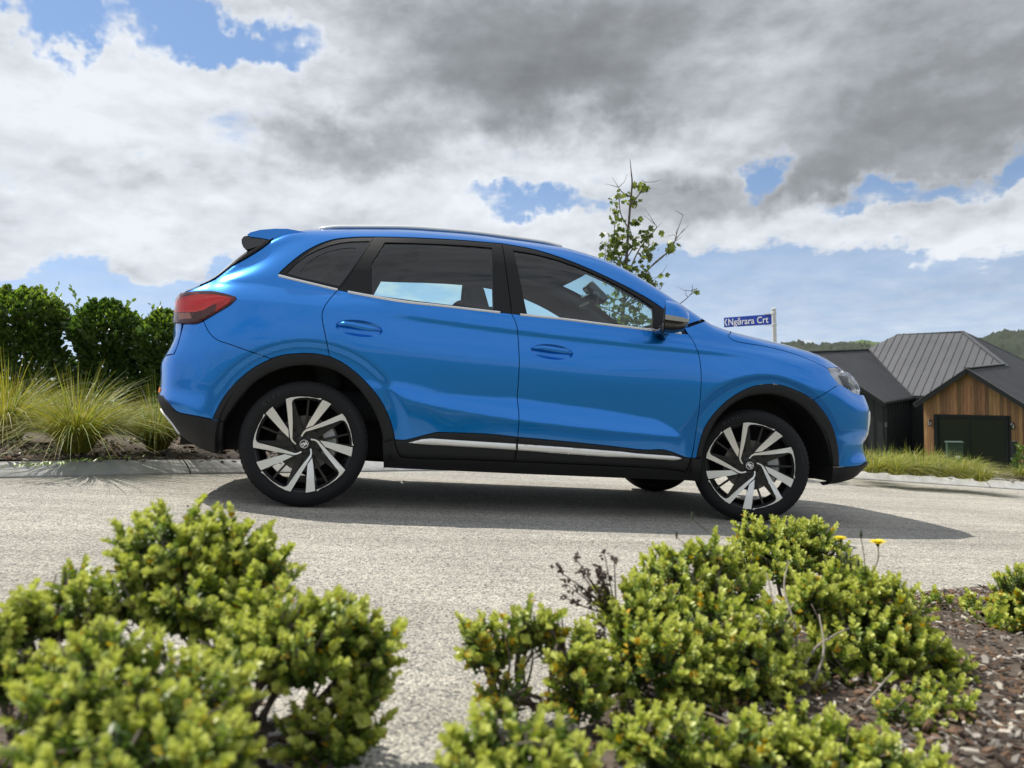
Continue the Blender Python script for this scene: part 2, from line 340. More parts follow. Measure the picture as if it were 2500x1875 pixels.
LINES=[ # (x, height, inset) along the feature lines, from the sill up to the roof edge
 [(-.86,.42,.09),(-.80,.40,.09),(-.70,.34,.08),(-.45,.256,.07),(0,.23,.075),(.45,.226,.085),(1.1,.226,.10),(2.0,.228,.10),(2.2,.228,.085),(2.62,.23,.075),(3.05,.235,.07),(3.3,.275,.06),(3.45,.32,.06),(3.585,.33,.06)],
 [(-.86,.50,.02),(-.70,.45,.015),(-.45,.36,.02),(0,.32,.03),(.45,.31,.034),(1.1,.31,.052),(2.0,.31,.052),(2.2,.31,.034),(3.05,.32,.02),(3.3,.36,.02),(3.45,.385,.015),(3.585,.39,.02)],
 [(-.86,.555,.0),(-.70,.53,0),(-.45,.46,.01),(0,.44,.015),(.45,.42,.022),(1.1,.43,.036),(2.0,.39,.036),(2.2,.38,.026),(3.05,.39,.015),(3.3,.43,.03),(3.45,.44,.035),(3.585,.44,.05)],
 [(-.86,.60,.005),(-.45,.56,.010),(0,.62,.012),(.43,.655,.016),(.55,.61,.012),(.8,.57,.026),(1.13,.534,.028),(1.56,.51,.028),(2.1,.486,.022),(2.6,.50,.012),(3.05,.50,.015),(3.3,.50,.035),(3.45,.50,.045),(3.585,.5,.06)],
 [(-.86,.66,.003),(-.45,.64,.008),(0,.68,.012),(.43,.70,.020),(.8,.66,.025),(1.13,.655,.026),(1.65,.62,.026),(1.97,.59,.023),(2.2,.57,.018),(2.6,.58,.014),(3.05,.58,.015),(3.3,.58,.015),(3.45,.58,.012),(3.585,.58,.03)],
 [(-.86,.71,0),(-.45,.80,.006),(0,.85,.010),(.43,.84,.020),(.8,.82,.024),(1.13,.81,.025),(1.65,.79,.024),(2.2,.78,.018),(2.6,.83,.010),(3.05,.80,.014),(3.3,.72,.02),(3.45,.70,.015),(3.585,.70,.03)],
 [(-.86,.78,.06),(-.7,.94,.035),(-.388,1.07,.020),(.055,1.065,.020),(.29,1.055,.028),(.61,1.029,.037),(1.11,1.002,.040),(1.54,.986,.038),(2.18,.972,.030),(2.6,.965,.03),(3.05,.93,.05),(3.3,.82,.06),(3.45,.80,.05),(3.585,.80,.06)],
 [(-.86,.92,.058),(-.7,1.0,.04),(-.388,1.098,.022),(.055,1.095,.024),(.29,1.088,.030),(.61,1.066,.041),(1.11,1.044,.045),(1.54,1.026,.043),(2.18,1.012,.036),(2.6,.995,.038),(3.05,.96,.065),(3.3,.85,.068),(3.45,.83,.062),(3.585,.83,.075)],
 [(-.86,1.06,.062),(-.74,1.10,.055),(-.5,1.17,.045),(-.186,1.21,.052),(.114,1.17,.056),(1.09,1.122,.068),(1.94,1.095,.066),(2.12,1.085,.066),(2.35,1.05,.06),(2.6,1.03,.065),(3.05,.99,.09),(3.3,.88,.08),(3.45,.86,.08),(3.585,.86,.10)],
 [(-.86,1.075,.066),(-.74,1.112,.065),(-.6,1.175,.075),(-.4,1.28,.120),(-.2,1.42,.175),(0,1.49,.215),(.29,1.51,.222),(.64,1.533,.228),(1.03,1.54,.228),(1.3,1.52,.217),(1.57,1.45,.19),(1.76,1.382,.165),(1.9,1.323,.145),(2.1,1.22,.11),(2.2,1.165,.095),(2.35,1.12,.09),(2.6,1.09,.10),(3.05,1.04,.14),(3.3,.945,.13),(3.45,.91,.11),(3.585,.90,.13)],
 [(-.86,1.09,.07),(-.74,1.13,.075),(-.62,1.20,.090),(-.45,1.34,.150),(-.3,1.45,.195),(-.2,1.51,.245),(0,1.565,.33),(.26,1.59,.345),(.6,1.61,.35),(.86,1.615,.35),(1.13,1.607,.345),(1.4,1.59,.33),(1.59,1.552,.30),(1.786,1.49,.27),(1.98,1.39,.23),(2.13,1.30,.195),(2.29,1.20,.16),(2.36,1.165,.16),(2.5,1.142,.20),(2.8,1.112,.26),(3.03,1.08,.28),(3.19,1.045,.26),(3.3,1.0,.22),(3.38,.965,.18),(3.45,.94,.15),(3.585,.92,.16)],
]
_Z=[];_I=[]
for L in LINES:
    a=np.array(L); _Z.append(pchip(a[:,0],a[:,1],PX)); _I.append(pchip(a[:,0],a[:,2],PX))
_Z=np.array(_Z);_I=np.array(_I)
ZTOP=_Z[-1].copy(); ITOP=_I[-1].copy()
_Z=np.vstack([_Z,_Z[-1]+.012]); _I=np.vstack([_I,_I[-1]+.055])
for k in range(1,len(_Z)): _Z[k]=np.maximum(_Z[k],_Z[k-1]+.008)
Z0,DZ,NZ=.16,.003,507; ZG=Z0+DZ*np.arange(NZ)
IT=np.array([pchip(_Z[:,i],_I[:,i],ZG) for i in range(len(SS))])
IT=np.clip(IT,-.05,1.2)
def blur(A,ax,n):
    for _ in range(n):
        P=np.concatenate([np.take(A,[0],ax),A,np.take(A,[-1],ax)],ax); k=A.shape[ax]
        A=(np.take(P,range(0,k),ax)+2*np.take(P,range(1,k+1),ax)+np.take(P,range(2,k+2),ax))/4
    return A
IT=blur(blur(IT,0,18),1,14)
# bodywork draws in towards the wheel arches
for xc in (.005,2.655):
    rr=np.hypot(PX[:,None]-xc,ZG[None,:]-.336); q=np.clip((.555-rr)/.05,0,1); IT=IT+.011*q*q*(3-2*q)*(ZG[None,:]<.95)
def cl(x,z): a=np.array([x,z]).T; return lambda q:pchip(a[:,0],a[:,1],q)
def sms(a,b_,x): t=np.clip((x-a)/(b_-a),0,1); return t*t*(3-2*t)
xx=PX[:,None]; zz=ZG[None,:]
zc=cl([.43,.557,.803,1.137,1.564,2.092],[.656,.61,.569,.534,.509,.486])(PX)[:,None]; hh=np.clip(np.interp(PX,[.40,.46,.8,1.13,1.65,1.96,2.06,2.12],[.004,.022,.078,.115,.108,.085,.045,.004]),.004,1)[:,None]
t_=(zz-zc)/hh; IT=IT-.26*(hh-.004)*np.where(t_<0,1,np.clip(1-t_,0,1)**1.25)                  # scallop along the lower doors
zc=cl([.29,.61,1.108,1.536,2.176,2.6],[1.052,1.029,1.002,.986,.972,.965])(PX)[:,None]; a_=(sms(.2,.65,PX)*(1-sms(2.35,2.8,PX)))[:,None]
t_=(zz-zc)/.036; IT=IT-.0062*a_*np.clip(t_,0,1)*(1-sms(1,2.8,t_))                              # undercut shoulder line
zc=cl([-.75,-.388,.055,.29,.6],[1.035,1.073,1.066,1.056,1.04])(PX)[:,None]; a_=(sms(-.78,-.58,PX)*(1-sms(.0,.55,PX)))[:,None]
IT=IT+a_*.50*np.clip(zz-zc,0,.10)                                                              # rear haunch breaks upwards
IT=blur(blur(IT,0,5),1,5)
def bic(A,fi,fj):
    i=np.clip(np.floor(fi).astype(int),1,A.shape[0]-3); j=np.clip(np.floor(fj).astype(int),1,A.shape[1]-3); a=fi-i; b=fj-j
    def wt(t): return (-.5*t+t*t-.5*t**3,1-2.5*t*t+1.5*t**3,.5*t+2*t*t-1.5*t**3,-.5*t*t+.5*t**3)
    wa=wt(a); wb=wt(b); r=0
    for p in range(4):
        for q in range(4): r=r+wa[p]*wb[q]*A[i-1+p,j-1+q]
    return r
def cub1(A,fi):
    i=np.clip(np.floor(fi).astype(int),1,len(A)-3); t=fi-i
    return (-.5*t+t*t-.5*t**3)*A[i-1]+(1-2.5*t*t+1.5*t**3)*A[i]+(.5*t+2*t*t-1.5*t**3)*A[i+1]+(-.5*t*t+.5*t**3)*A[i+2]
DS=SS[1]
def S(s,z):
    s=np.asarray(s,float); z=np.asarray(z,float); fi=np.clip(s/DS,0,len(SS)-1.001); fj=np.clip((z-Z0)/DZ,0,NZ-1.001)
    I=bic(IT,fi,fj); x=cub1(PX,fi)-I*cub1(NX,fi); wd=cub1(PWD,fi)-I*cub1(NW,fi)
    return np.stack([x,-wd,z],-1)
def SN(s,z,e=.004):
    a=S(s+e,z)-S(s-e,z); b=S(s,z+e)-S(s,z-e); n=np.cross(a,b); n/=np.linalg.norm(n,axis=-1)[...,None]+1e-12; return n
def x2s(x): return np.interp(x,PX,SS)
def px2sz(pts):
    pts=np.asarray(pts,float); d=np.array([rayc(u,v) for u,v in pts]); d/=np.linalg.norm(d,axis=1)[:,None]
    t=(-.86-CC[1])/d[:,1]; P=CC+t[:,None]*d; s=x2s(np.clip(P[:,0],-.84,3.5)); z=np.clip(P[:,2],.2,1.62); X=np.stack([s,z,t],1)
    for it in range(30):
        F=S(X[:,0],X[:,1])-(CC+X[:,2:3]*d); e=1e-4
        J=np.stack([(S(X[:,0]+e,X[:,1])-S(X[:,0]-e,X[:,1]))/(2*e),(S(X[:,0],X[:,1]+e)-S(X[:,0],X[:,1]-e))/(2*e),-d],-1)
        JT=np.transpose(J,(0,2,1)); A=JT@J+1e-4*np.eye(3); st=np.linalg.solve(A,(JT@F[...,None]))[...,0]
        X=X-np.clip(st,-.08,.08); X[:,0]=np.clip(X[:,0],.02,SMAX-.02); X[:,1]=np.clip(X[:,1],.2,1.64)
    return X[:,:2]
def zf(ox,oy,sc): return lambda *a:[(ox+x*sc,oy+y*sc) for x,y in a]
z1=zf(370,520,.27125); z2=zf(370,850,.27125); z3=zf(900,520,.36166); z4=zf(1550,750,.27125); z5=zf(1600,900,.27125); z8=zf(650,550,.27125)
def cv(pts,n=6): return spline(px2sz(pts),n)                      # traced edge -> smooth curve on the body surface
def ln(*segs): return np.vstack([np.asarray(s) for s in segs])
def topline(x0,x1,n=60,dz=0.):
    s=np.linspace(x2s(x0),x2s(x1),n); return np.stack([s,np.interp(s,SS,ZTOP)+dz],1)
def botline(x0,x1,n=40):
    s=np.linspace(x2s(x0),x2s(x1),n); return np.stack([s,np.interp(s,SS,_Z[0])],1)
def resample(P,d,closed=True):
    P=np.asarray(P,float); 
    if closed: P=np.vstack([P,P[:1]])
    seg=np.linalg.norm(np.diff(P,axis=0),axis=1); keep=np.r_[True,seg>1e-6]; P=P[keep]
    out=[]
    for i in range(len(P)-1):
        L=np.linalg.norm(P[i+1]-P[i]); n=max(1,int(round(L/d)))
        for k in range(n): out.append(P[i]+(P[i+1]-P[i])*k/n)
    if not closed: out.append(P[-1])
    return np.array(out)
def offset_poly(P,g):
    a=np.roll(P,1,0); b=np.roll(P,-1,0); A=.5*np.sum(P[:,0]*b[:,1]-b[:,0]*P[:,1]); sg=1 if A>0 else -1
    e1=P-a; e2=b-P; n1=np.stack([-e1[:,1],e1[:,0]],1)*sg; n2=np.stack([-e2[:,1],e2[:,0]],1)*sg
    n1/=np.linalg.norm(n1,axis=1)[:,None]+1e-9; n2/=np.linalg.norm(n2,axis=1)[:,None]+1e-9
    n=n1+n2; n/=np.maximum(np.linalg.norm(n,axis=1)[:,None],.6); return P+n*g
def thin(P,d):
    out=[P[0]]
    for p in P[1:]:
        if np.linalg.norm(p-out[-1])>d: out.append(p)
    if len(out)>3 and np.linalg.norm(out[-1]-out[0])<d: out.pop()
    return np.array(out)
def tri_region(outer,holes,res):
    loops=[outer]+list(holes); pts=np.vstack(loops); edges=[]; n=0
    for L in loops:
        k=len(L); edges+=[(n+i,n+(i+1)%k) for i in range(k)]; n+=k
    lo=outer.min(0); hi=outer.max(0); gx,gy=np.meshgrid(np.arange(lo[0],hi[0],res),np.arange(lo[1],hi[1],res)); G=np.stack([gx.ravel(),gy.ravel()],1)
    ins=inpoly(G,outer)
    for h in holes: ins&=~inpoly(G,h)
    G=G[ins]
    if len(G):
        dm=np.full(len(G),9.)
        for c in range(0,len(pts),200): dm=np.minimum(dm,np.sqrt(((G[:,None,:]-pts[None,c:c+200,:])**2).sum(-1)).min(1))
        G=G[dm>res*.45]
    allp=np.vstack([pts,G]) if len(G) else pts
    vo,eo,fo,ov,oe,of=delaunay_2d_cdt([Vector(p) for p in allp],edges,[],0,1e-6)
    V=np.array([tuple(p) for p in vo]); F=np.array([f for f in fo if len(f)==3])
    c=V[F].mean(1); k=inpoly(c,outer)
    for h in holes: k&=~inpoly(c,h)
    F=F[k]; a=V[F]; ar=(a[:,1,0]-a[:,0,0])*(a[:,2,1]-a[:,0,1])-(a[:,2,0]-a[:,0,0])*(a[:,1,1]-a[:,0,1])
    F=np.where((ar<0)[:,None],F[:,::-1],F); return V,F
def panel(name,outer,mt,parent=None,holes=(),off=0.,gap=.0022,flange=.014,res=.022,bres=.014,crown=0.,extra=None):
    outer=resample(thin(np.asarray(outer),.003),bres); 
    if gap: outer=offset_poly(outer,gap)
    holes=[resample(thin(np.asarray(h),.003),bres) for h in holes]
    V,F=tri_region(outer,holes,res)
    P=S(V[:,0],V[:,1]); Nn=SN(V[:,0],V[:,1])
    o_=np.full(len(V),off)
    if crown:                                                    # rounded-over edges
        allb=np.vstack([outer]+holes); dm=np.full(len(V),9.)
        for c in range(0,len(allb),200): dm=np.minimum(dm,np.sqrt(((V[:,None,:]-allb[None,c:c+200,:])**2).sum(-1)).min(1))
        o_=o_+crown*(np.sqrt(np.clip(1-(1-np.clip(dm/(crown*1.6),0,1))**2,0,1))-1)
    P=P+Nn*o_[:,None]
    # the first edge runs with s, so make faces look outwards
    fn=np.cross(P[F[:,1]]-P[F[:,0]],P[F[:,2]]-P[F[:,0]]); 
    if (fn*Nn[F[:,0]]).sum()<0: F=F[:,::-1]
    verts=list(P); faces=[tuple(f) for f in F]; ln_=[Nn[i] for f in F for i in f]
    if crown: ln_=None
    if flange:
        ec={}
        for f in F:
            for k in range(3):
                a,b=f[k],f[(k+1)%3]; ec[(a,b)]=1
        bnd=[(a,b) for (a,b) in ec if (b,a) not in ec]; mp={}
        for a,b in bnd:
            for q in (a,b):
                if q not in mp: mp[q]=(len(verts),len(verts)+1); verts.append(P[q]); verts.append(P[q]-Nn[q]*flange)
        for a,b in bnd:
            f=(mp[b][0],mp[a][0],mp[a][1],mp[b][1]); faces.append(f)
            if ln_ is not None:
                q=np.cross(verts[f[1]]-verts[f[0]],verts[f[3]]-verts[f[0]]); q=q/(np.linalg.norm(q)+1e-12); ln_+=[q]*4
    if extra:
        ev,ef,en=extra; n=len(verts); verts+=list(ev); faces+=[tuple(i+n for i in f) for f in ef]; ln_+=list(en)
    return mesh(name,verts,faces,mt,parent,smooth=crown>0,loopn=ln_)
MIR=Matrix.Diagonal((1,-1,1,1))
def mirror(o,parent):
    c=o.copy(); COL.objects.link(c); c.parent=parent; c.matrix_local=MIR@o.matrix_local if parent is CAR else o.matrix_local; 
    for ch in o.children:
        d=ch.copy(); COL.objects.link(d); d.parent=c; d.matrix_local=ch.matrix_local
    return c
CAR=empty('car',MW4,'glossy bright blue five-door compact SUV parked on the pale road','car')

# ---- traced edges (photo pixels of the near side, read from enlargements)
belt_r=cv(z1((1145,562),(1300,602),(1500,650),(1675,692))); belt_m=cv(z1((1675,692))+z3((200,592),(500,627),(965,680))); belt_f=cv(z3((965,680),(1300,714),(1600,752),(1900,787),(2150,817)))
gh_q=cv(z1((1145,562),(1150,540),(1200,490),(1300,405),(1400,335),(1500,283),(1600,247),(1700,227),(1850,216),(2000,214)))
gh_r=cv(z1((2000,214))+z3((300,166),(600,181),(900,206))); gh_f=cv(z3((900,206),(1100,241),(1300,301),(1500,381),(1700,476),(1850,556),(1925,602),(2000,655),(2080,720),(2150,817)))
ap_end=cv(z3((2080,720))+z4((440,180),(475,237)))
dr_q=cv(z1((2000,214),(1900,375),(1760,585),(1675,692))); dr_rear=cv(z1((1675,692),(1600,780),(1553,850),(1536,910),(1540,980),(1570,1130),(1602,1290)))
b_up=cv(z3((900,206),(930,400),(955,580),(965,680))); b_mid=cv(z3((965,680),(995,745),(1008,830),(1012,900),(1017,1000),(1010,1150),(1003,1240),(1012,1330),(1015,1390),(1007,1513))); b_low=cv(z3((1007,1513),(1000,1570),(990,1659))+[(1257,1127)])
dr_front=cv(z4((475,237),(515,290),(550,360),(577,435),(594,560),(596,700),(586,850),(570,980),(540,1180),(520,1300),(507,1358))); dr_front_low=cv(z4((507,1358),(490,1410),(460,1478),(440,1484)))
clad_r=cv(z3((1007,1513),(800,1492),(500,1481),(430,1487),(330,1513),(240,1533),(177,1529))); clad_f=cv(z3((1007,1513),(1300,1540),(1600,1570),(1850,1598))+z4((230,1281),(330,1302),(440,1345),(507,1358)))
ar_top=cv(z1((1070,1310),(1200,1275),(1373,1262),(1500,1270),(1602,1290))); ar_front=cv(z2((1602,73),(1700,120),(1800,187),(1900,275),(2000,385),(2080,500),(2140,630),(2175,740),(2190,825)))
ar_rear=cv(z2((1070,97),(930,170),(800,270),(700,375),(630,475),(580,570),(550,640)))
ar_in=cv(z2((650,660),(690,590),(760,490),(900,330),(1000,258),(1100,208),(1230,168),(1370,153),(1510,163),(1650,203),(1760,268),(1850,350),(1940,465),(2010,580),(2055,700),(2078,800),(2078,860)))
af_rear=cv(z5((370,802),(385,720),(430,560),(490,455),(560,370),(650,285),(760,212),(880,160),(1000,140),(1100,143),(1200,170),(1310,215),(1418,275)))
af_front=cv(z5((1418,275),(1500,370),(1560,460),(1605,560),(1635,680),(1650,800),(1650,885)))
af_in=cv(z5((425,810),(430,730),(470,610),(560,450),(680,330),(800,262),(900,237),(1000,230),(1100,240),(1200,270),(1310,335),(1400,420),(1480,530),(1530,640),(1565,760),(1580,885)))
bump_r=cv(z1((470,975),(500,1045),(540,1100),(600,1146),(700,1180),(800,1216),(940,1265),(1070,1310)))
tl=cv(z1((185,930),(200,800),(255,748),(330,722),(430,712),(550,712),(650,730),(720,750),(765,772),(700,832),(600,892),(480,962),(400,998),(310,1000),(240,998),(195,975)))
tl_top=cv(z1((290,735),(330,722),(430,712),(550,712),(650,730),(720,750),(765,772))); tl_bot=cv(z1((765,772),(700,832),(600,892),(480,962),(470,975)))
lowr_top=cv(z2((100,420),(150,490),(230,570),(330,597),(430,615),(550,640),(650,660))); bl_line=cv(z4((820,235),(850,272),(890,298),(950,317),(1100,340),(1250,370),(1450,425),(1600,485),(1735,553)))
hl_low=cv(z4((1735,553),(1765,605),(1800,650),(1837,690))); hl_low2=cv(z4((1837,690),(1900,725),(1960,765),(2020,785))); hl=cv(z4((1735,555),(1765,545),(1850,545),(1930,562),(1985,595),(2020,640),(2033,700),(2022,784),(1985,775),(1900,725),(1837,690),(1800,650),(1765,605)))
bump_f=cv(z4((1837,690),(1760,745),(1680,795),(1608,832)))
lowf_top=cv(z4((1835,1442),(1920,1438),(2020,1425),(2100,1412)))
def rev(a): return a[::-1]
def sz(x,z): return np.array([[x2s(x),z]])
SC=SMAX-.022; SR=.022
# ---- blue panels
dpil=cv(z1((1090,238),(1000,300),(840,402),(640,492),(460,577)))
body=ln(rev(dr_rear),rev(belt_r),gh_q[1:],gh_r[1:],gh_f[1:-6],ap_end[1:6],topline(2.285,-.27,124),dpil,cv(z1((460,577),(290,652),(288,735)))[1:],tl_top,tl_bot[1:],bump_r[1:],ar_top)
body_p=panel('body_side',body,BLUE,CAR,bres=.012,res=.015)
panel('rear_glass_trim',ln(topline(-.29,-.69,40),rev(dpil)[:-1]),mat('rear_glass_edge',(.004,.004,.005),.9,spec=.05),CAR,off=.007,gap=-.010)
rd_h=px2sz([(z1((1868+212*math.cos(a)-4*math.sin(a),1038+26*math.cos(a)+74*math.sin(a)))[0]) for a in np.linspace(0,2*math.pi,28,endpoint=False)])
fd_h=px2sz([(z3((1238+143*math.cos(a)-3*math.sin(a),938+16*math.cos(a)+51*math.sin(a)))[0]) for a in np.linspace(0,2*math.pi,28,endpoint=False)])
def door(name,outer,hole):
    return panel(name,outer,BLUE,CAR,holes=[hole],res=.0125,bres=.012)
rear_door=door('rear_door',ln(belt_m,b_mid[1:],clad_r[1:],rev(ar_front)[1:],rev(dr_rear)[1:-1]),rd_h)
front_door=door('front_door',ln(belt_f,dr_front[1:],rev(clad_f)[1:],rev(b_mid)[1:-1]),fd_h)
fender=panel('front_fender',ln(rev(dr_front),rev(ap_end)[1:6],topline(2.30,2.475,16),bl_line[3:],hl_low[1:],bump_f[1:],rev(af_rear)),BLUE,CAR,res=.015)
rb_gap=cv(z1((288,1000),(268,1080),(240,1180),(205,1270))); 
rear_bumper=panel('rear_bumper',ln(bump_r,rev(rev(ar_rear)[::-1])[0:0],ar_rear[1:],rev(lowr_top)[2:-1],[[SR+.16,.55],[SR,.55],[SR,.725],[SR+.3,.725]],rev(rb_gap),cv(z1((310,1000),(400,998)))[1:]),BLUE,CAR,res=.014)
tailgate=panel('tailgate',ln([[SR,.735]],[[SR,1.07]],topline(-.857,-.715,20,-.012),cv(z1((285,655),(283,735),(270,1000),(235,1180),(198,1270)))),BLUE,CAR)
front_bumper=panel('front_bumper',ln(bump_f,af_front[1:],lowf_top[1:],[[SC,.43],[SC,.80]],rev(hl_low2)),BLUE,CAR,res=.015)
# ---- black lower cladding
rb_low=panel('bumper_valance',ln(lowr_top,cv(z2((650,660),(636,800),(632,950)))[1:],botline(-.44,-.82,20),[[SR,.42],[SR,.545],[SR+.16,.545]]),BLK,rear_bumper,off=.004,flange=.03)
fb_low=panel('bumper_valance',ln(lowf_top,[[SC,.425],[SC,.335]],botline(3.5,3.09,24),cv(z4((1740,1590),(1765,1440)))),BLK,front_bumper,off=.004,flange=.03)
arch_r=panel('wheel_arch_trim',ln(rev(ar_rear),ar_top[1:],ar_front[1:],rev(ar_in)),BLK,CAR,off=.011,gap=.0008,flange=.05,res=.012,crown=.010)
arch_f=panel('wheel_arch_trim',ln(af_rear,af_front[1:],rev(af_in)),BLK,CAR,off=.011,gap=.0008,flange=.05,res=.012,crown=.010)
drbot=cv([(1257,1127),(1130,1122),(1030,1119),(993,1117)]+z3((215,1643),(190,1600),(178,1560),(177,1529))); dfbot=cv([(1257,1127),(1450,1135),(1600,1143),(1655,1149)]+z4((440,1484)))
rd_cl=panel('door_cladding',ln(clad_r,rev(drbot)[1:],rev(b_low)[1:]),BLK,rear_door,off=.007,flange=.03,crown=.007,res=.014)
fd_cl=panel('door_cladding',ln(clad_f,dr_front_low[1:],rev(dfbot)[1:],rev(b_low)[1:]),BLK,front_door,off=.007,flange=.03,crown=.007,res=.014)
sill=panel('sill_trim',ln(cv(z2((2078,815),(2188,828))),rev(drbot)[1:],dfbot[1:],rev(dr_front_low)[1:],cv(z5((330,800),(420,812))),cv([(1713,1130),(1711,1150),(1708,1176)])[1:],botline(2.215,.432,60),cv([(936,1146),(934,1100)])),BLK,CAR,off=.003,flange=.04)
# silver strips along the lower doors
def strip(name,pts,mt,parent,off,fl=.012,crown=.006): return panel(name,px2sz(pts),mt,parent,off=off,gap=0,flange=fl,res=.008,bres=.008,crown=crown)
strip('trim_strip',z3((270,1549),(360,1526),(420,1521),(600,1533),(993,1557),(993,1597),(800,1584),(500,1567),(350,1558)),SILV,rear_door,.016)
strip('trim_strip',z3((1006,1558),(1300,1578),(1700,1609))+z4((0,1313),(200,1327),(340,1337),(390,1348),(413,1359),(385,1371),(340,1374),(200,1364),(0,1351))+z3((1600,1643),(1300,1622),(1006,1599)),SILV,front_door,.016)
panel('skid_plate',ln([[SR,.50]],[[x2s(-.80),.475]],[[x2s(-.755),.405]],[[x2s(-.70),.352]],[[x2s(-.74),.368]],[[SR+.2,.405]],[[SR,.41]]),SILV,rear_bumper,off=.012,gap=0,flange=.02)
panel('reflector',ln([[x2s(-.835),.565]],[[x2s(-.795),.562]],[[x2s(-.79),.585]],[[x2s(-.832),.592]]),AMB,rear_bumper,off=.004,gap=0,flange=.01)
# ---- greenhouse: black frames with real openings, glass set in behind
q_in=px2sz(z1((1212,540),(1300,452),(1400,375),(1500,325),(1600,288),(1700,264),(1800,252),(1965,248),(1900,355),(1780,535),(1690,655),(1500,612),(1350,578)))
r_in=px2sz(z3((108,196),(300,200),(500,208),(700,220),(832,232),(840,400),(848,655),(600,625),(300,590),(45,556),(22,548),(20,440),(20,342)))
f_in=px2sz(z3((975,250),(1100,270),(1200,293),(1300,322),(1400,358),(1500,399),(1600,445),(1700,497),(1800,555),(1880,605),(1925,640),(1930,700),(1925,783),(1700,757),(1400,720),(1070,680),(1050,590),(1020,440)))
qf=panel('quarter_window_frame',ln(gh_q[2:],dr_q[1:],rev(belt_r)[1:]),BLK,CAR,holes=[q_in],off=-.003,gap=.001,res=.016)
rf=panel('window_frame',ln(gh_r,b_up[1:],rev(belt_m)[1:],rev(dr_q)[1:-1]),BLK,rear_door,holes=[r_in],off=-.002,res=.016)
ff=panel('window_frame',ln(gh_f,rev(belt_f)[1:],rev(b_up)[1:-1]),BLK,front_door,holes=[f_in],off=-.002,res=.016)
q_clear=px2sz(z1((1338,520),(1400,445),(1480,388),(1570,345),(1700,312),(1800,303),(1838,310),(1835,345),(1760,480),(1690,590),(1650,606),(1500,590),(1370,555)))
panel('window_border',offset_poly(resample(q_in,.02),-.004),GBLK,qf,holes=[q_clear],off=-.008,gap=0,flange=0,res=.02)
panel('window_glass',offset_poly(resample(q_clear,.02),-.006),GLD,qf,off=-.010,gap=0,flange=0,res=.03)
panel('window_glass',offset_poly(resample(r_in,.02),-.006),GLS,rear_door,off=-.009,gap=0,flange=0,res=.03)
panel('window_glass',offset_poly(resample(f_in,.02),-.006),GLS,front_door,off=-.009,gap=0,flange=0,res=.03)
def ribbon(name,curve,wd,mt,parent,off):
    c=resample(curve,.02,False); t=np.gradient(c,axis=0); t/=np.linalg.norm(t,axis=1)[:,None]; n=np.stack([-t[:,1],t[:,0]],1)
    rows=[]
    for a in np.linspace(-1,1,7):
        q=c+n*wd*a; P=S(q[:,0],q[:,1])+SN(q[:,0],q[:,1])*(off*math.sqrt(max(0,1-a*a))-.002*(abs(a)>.99))[...,None] if False else S(q[:,0],q[:,1])+SN(q[:,0],q[:,1])*(off*math.sqrt(max(0,1-a*a))-.001)
        rows.append(P)
    b=MB(); b.grid(np.array(rows)); return b.build(name,mt,parent,smooth=True)
ribbon('belt_trim',belt_r,.0075,CHROME,qf,.009); ribbon('belt_trim',belt_m[1:-1],.0075,CHROME,rear_door,.009); ribbon('belt_trim',belt_f[1:-1],.0075,CHROME,front_door,.009)
# ---- door handles: bowl pressed into the door and a bar across it
def handle(door_,hole,bar,brecess):
    c=hole.mean(0); rows=[]; k=len(hole)
    for t in np.linspace(1,0,9):
        q=c+(hole-c)*t; d=.025*(1-t**2.2); rows.append(S(q[:,0],q[:,1])-SN(q[:,0],q[:,1])*d)
    b=MB(); b.grid(np.array(rows),wrap=True); b.build('handle_recess',BLUE,door_,smooth=True)
    B=spline(px2sz(bar),8); rows=[]
    for i,q in enumerate(B):
        u=i/(len(B)-1); h=.0145*(math.sin(math.pi*min(max(u,.0),1))**.35 if 0<u<1 else .05)+.0005; P0=S(q[0],q[1]); n=SN(q[0],q[1]); up=np.array([0,0,1.])-n*n[2]; up/=np.linalg.norm(up)
        lift=.004+.030*min(1,6*u,6*(1-u)); ring=[]
        for a in np.linspace(0,2*math.pi,14,endpoint=False): ring.append(P0+n*(lift+.010*math.sin(a))+up*h*math.cos(a))
        rows.append(ring)
    b=MB(); b.grid(np.array(rows),wrap=True); nB=len(B); b.f.append(tuple(range(14))[::-1]); b.f.append(tuple((nB-1)*14+i for i in range(14))); b.m+=[0,0]
    b.build('handle',BLUE,door_,smooth=True)
handle(rear_door,rd_h,z1((1668,1000),(1770,1010),(1870,1030),(1970,1050),(2068,1060)),0)
handle(front_door,fd_h,z3((1100,912),(1170,918),(1240,928),(1310,940),(1375,946)),0)
# ---- lamps
panel('tail_lamp',tl,RED2,CAR,off=.002,gap=0,flange=.03,res=.014)
TL=[o for o in CAR.children if o.name.startswith('tail_lamp')][0]
panel('red_reflector',px2sz(z1((225,800),(300,755),(430,735),(560,735),(700,760),(640,800),(560,830),(480,865),(400,880),(240,890))),RED1,TL,off=.004,gap=0,flange=.004,res=.012)
panel('light_bar',px2sz(z1((218,885),(400,878),(470,858),(590,795),(600,806),(480,876),(400,894),(220,902))),RED3,TL,off=.008,gap=0,flange=.004,res=.01,bres=.008)
panel('light_bar',px2sz(z1((480,760),(600,752),(735,772),(600,766),(500,775))),RED3,TL,off=.007,gap=0,flange=.004,res=.01,bres=.008)
for i in range(5): panel('light_bar',px2sz(z1((575+i*4,880-i*19),(700-i*-6,800-i*9),(703-i*-6,806-i*9),(580+i*4,888-i*19))),RED1,TL,off=.006,gap=0,flange=.003,res=.01,bres=.01)
panel('reverse_lamp',px2sz(z1((248,905),(350,897),(372,950),(255,962))),PALE,TL,off=.007,gap=0,flange=.004,res=.01)
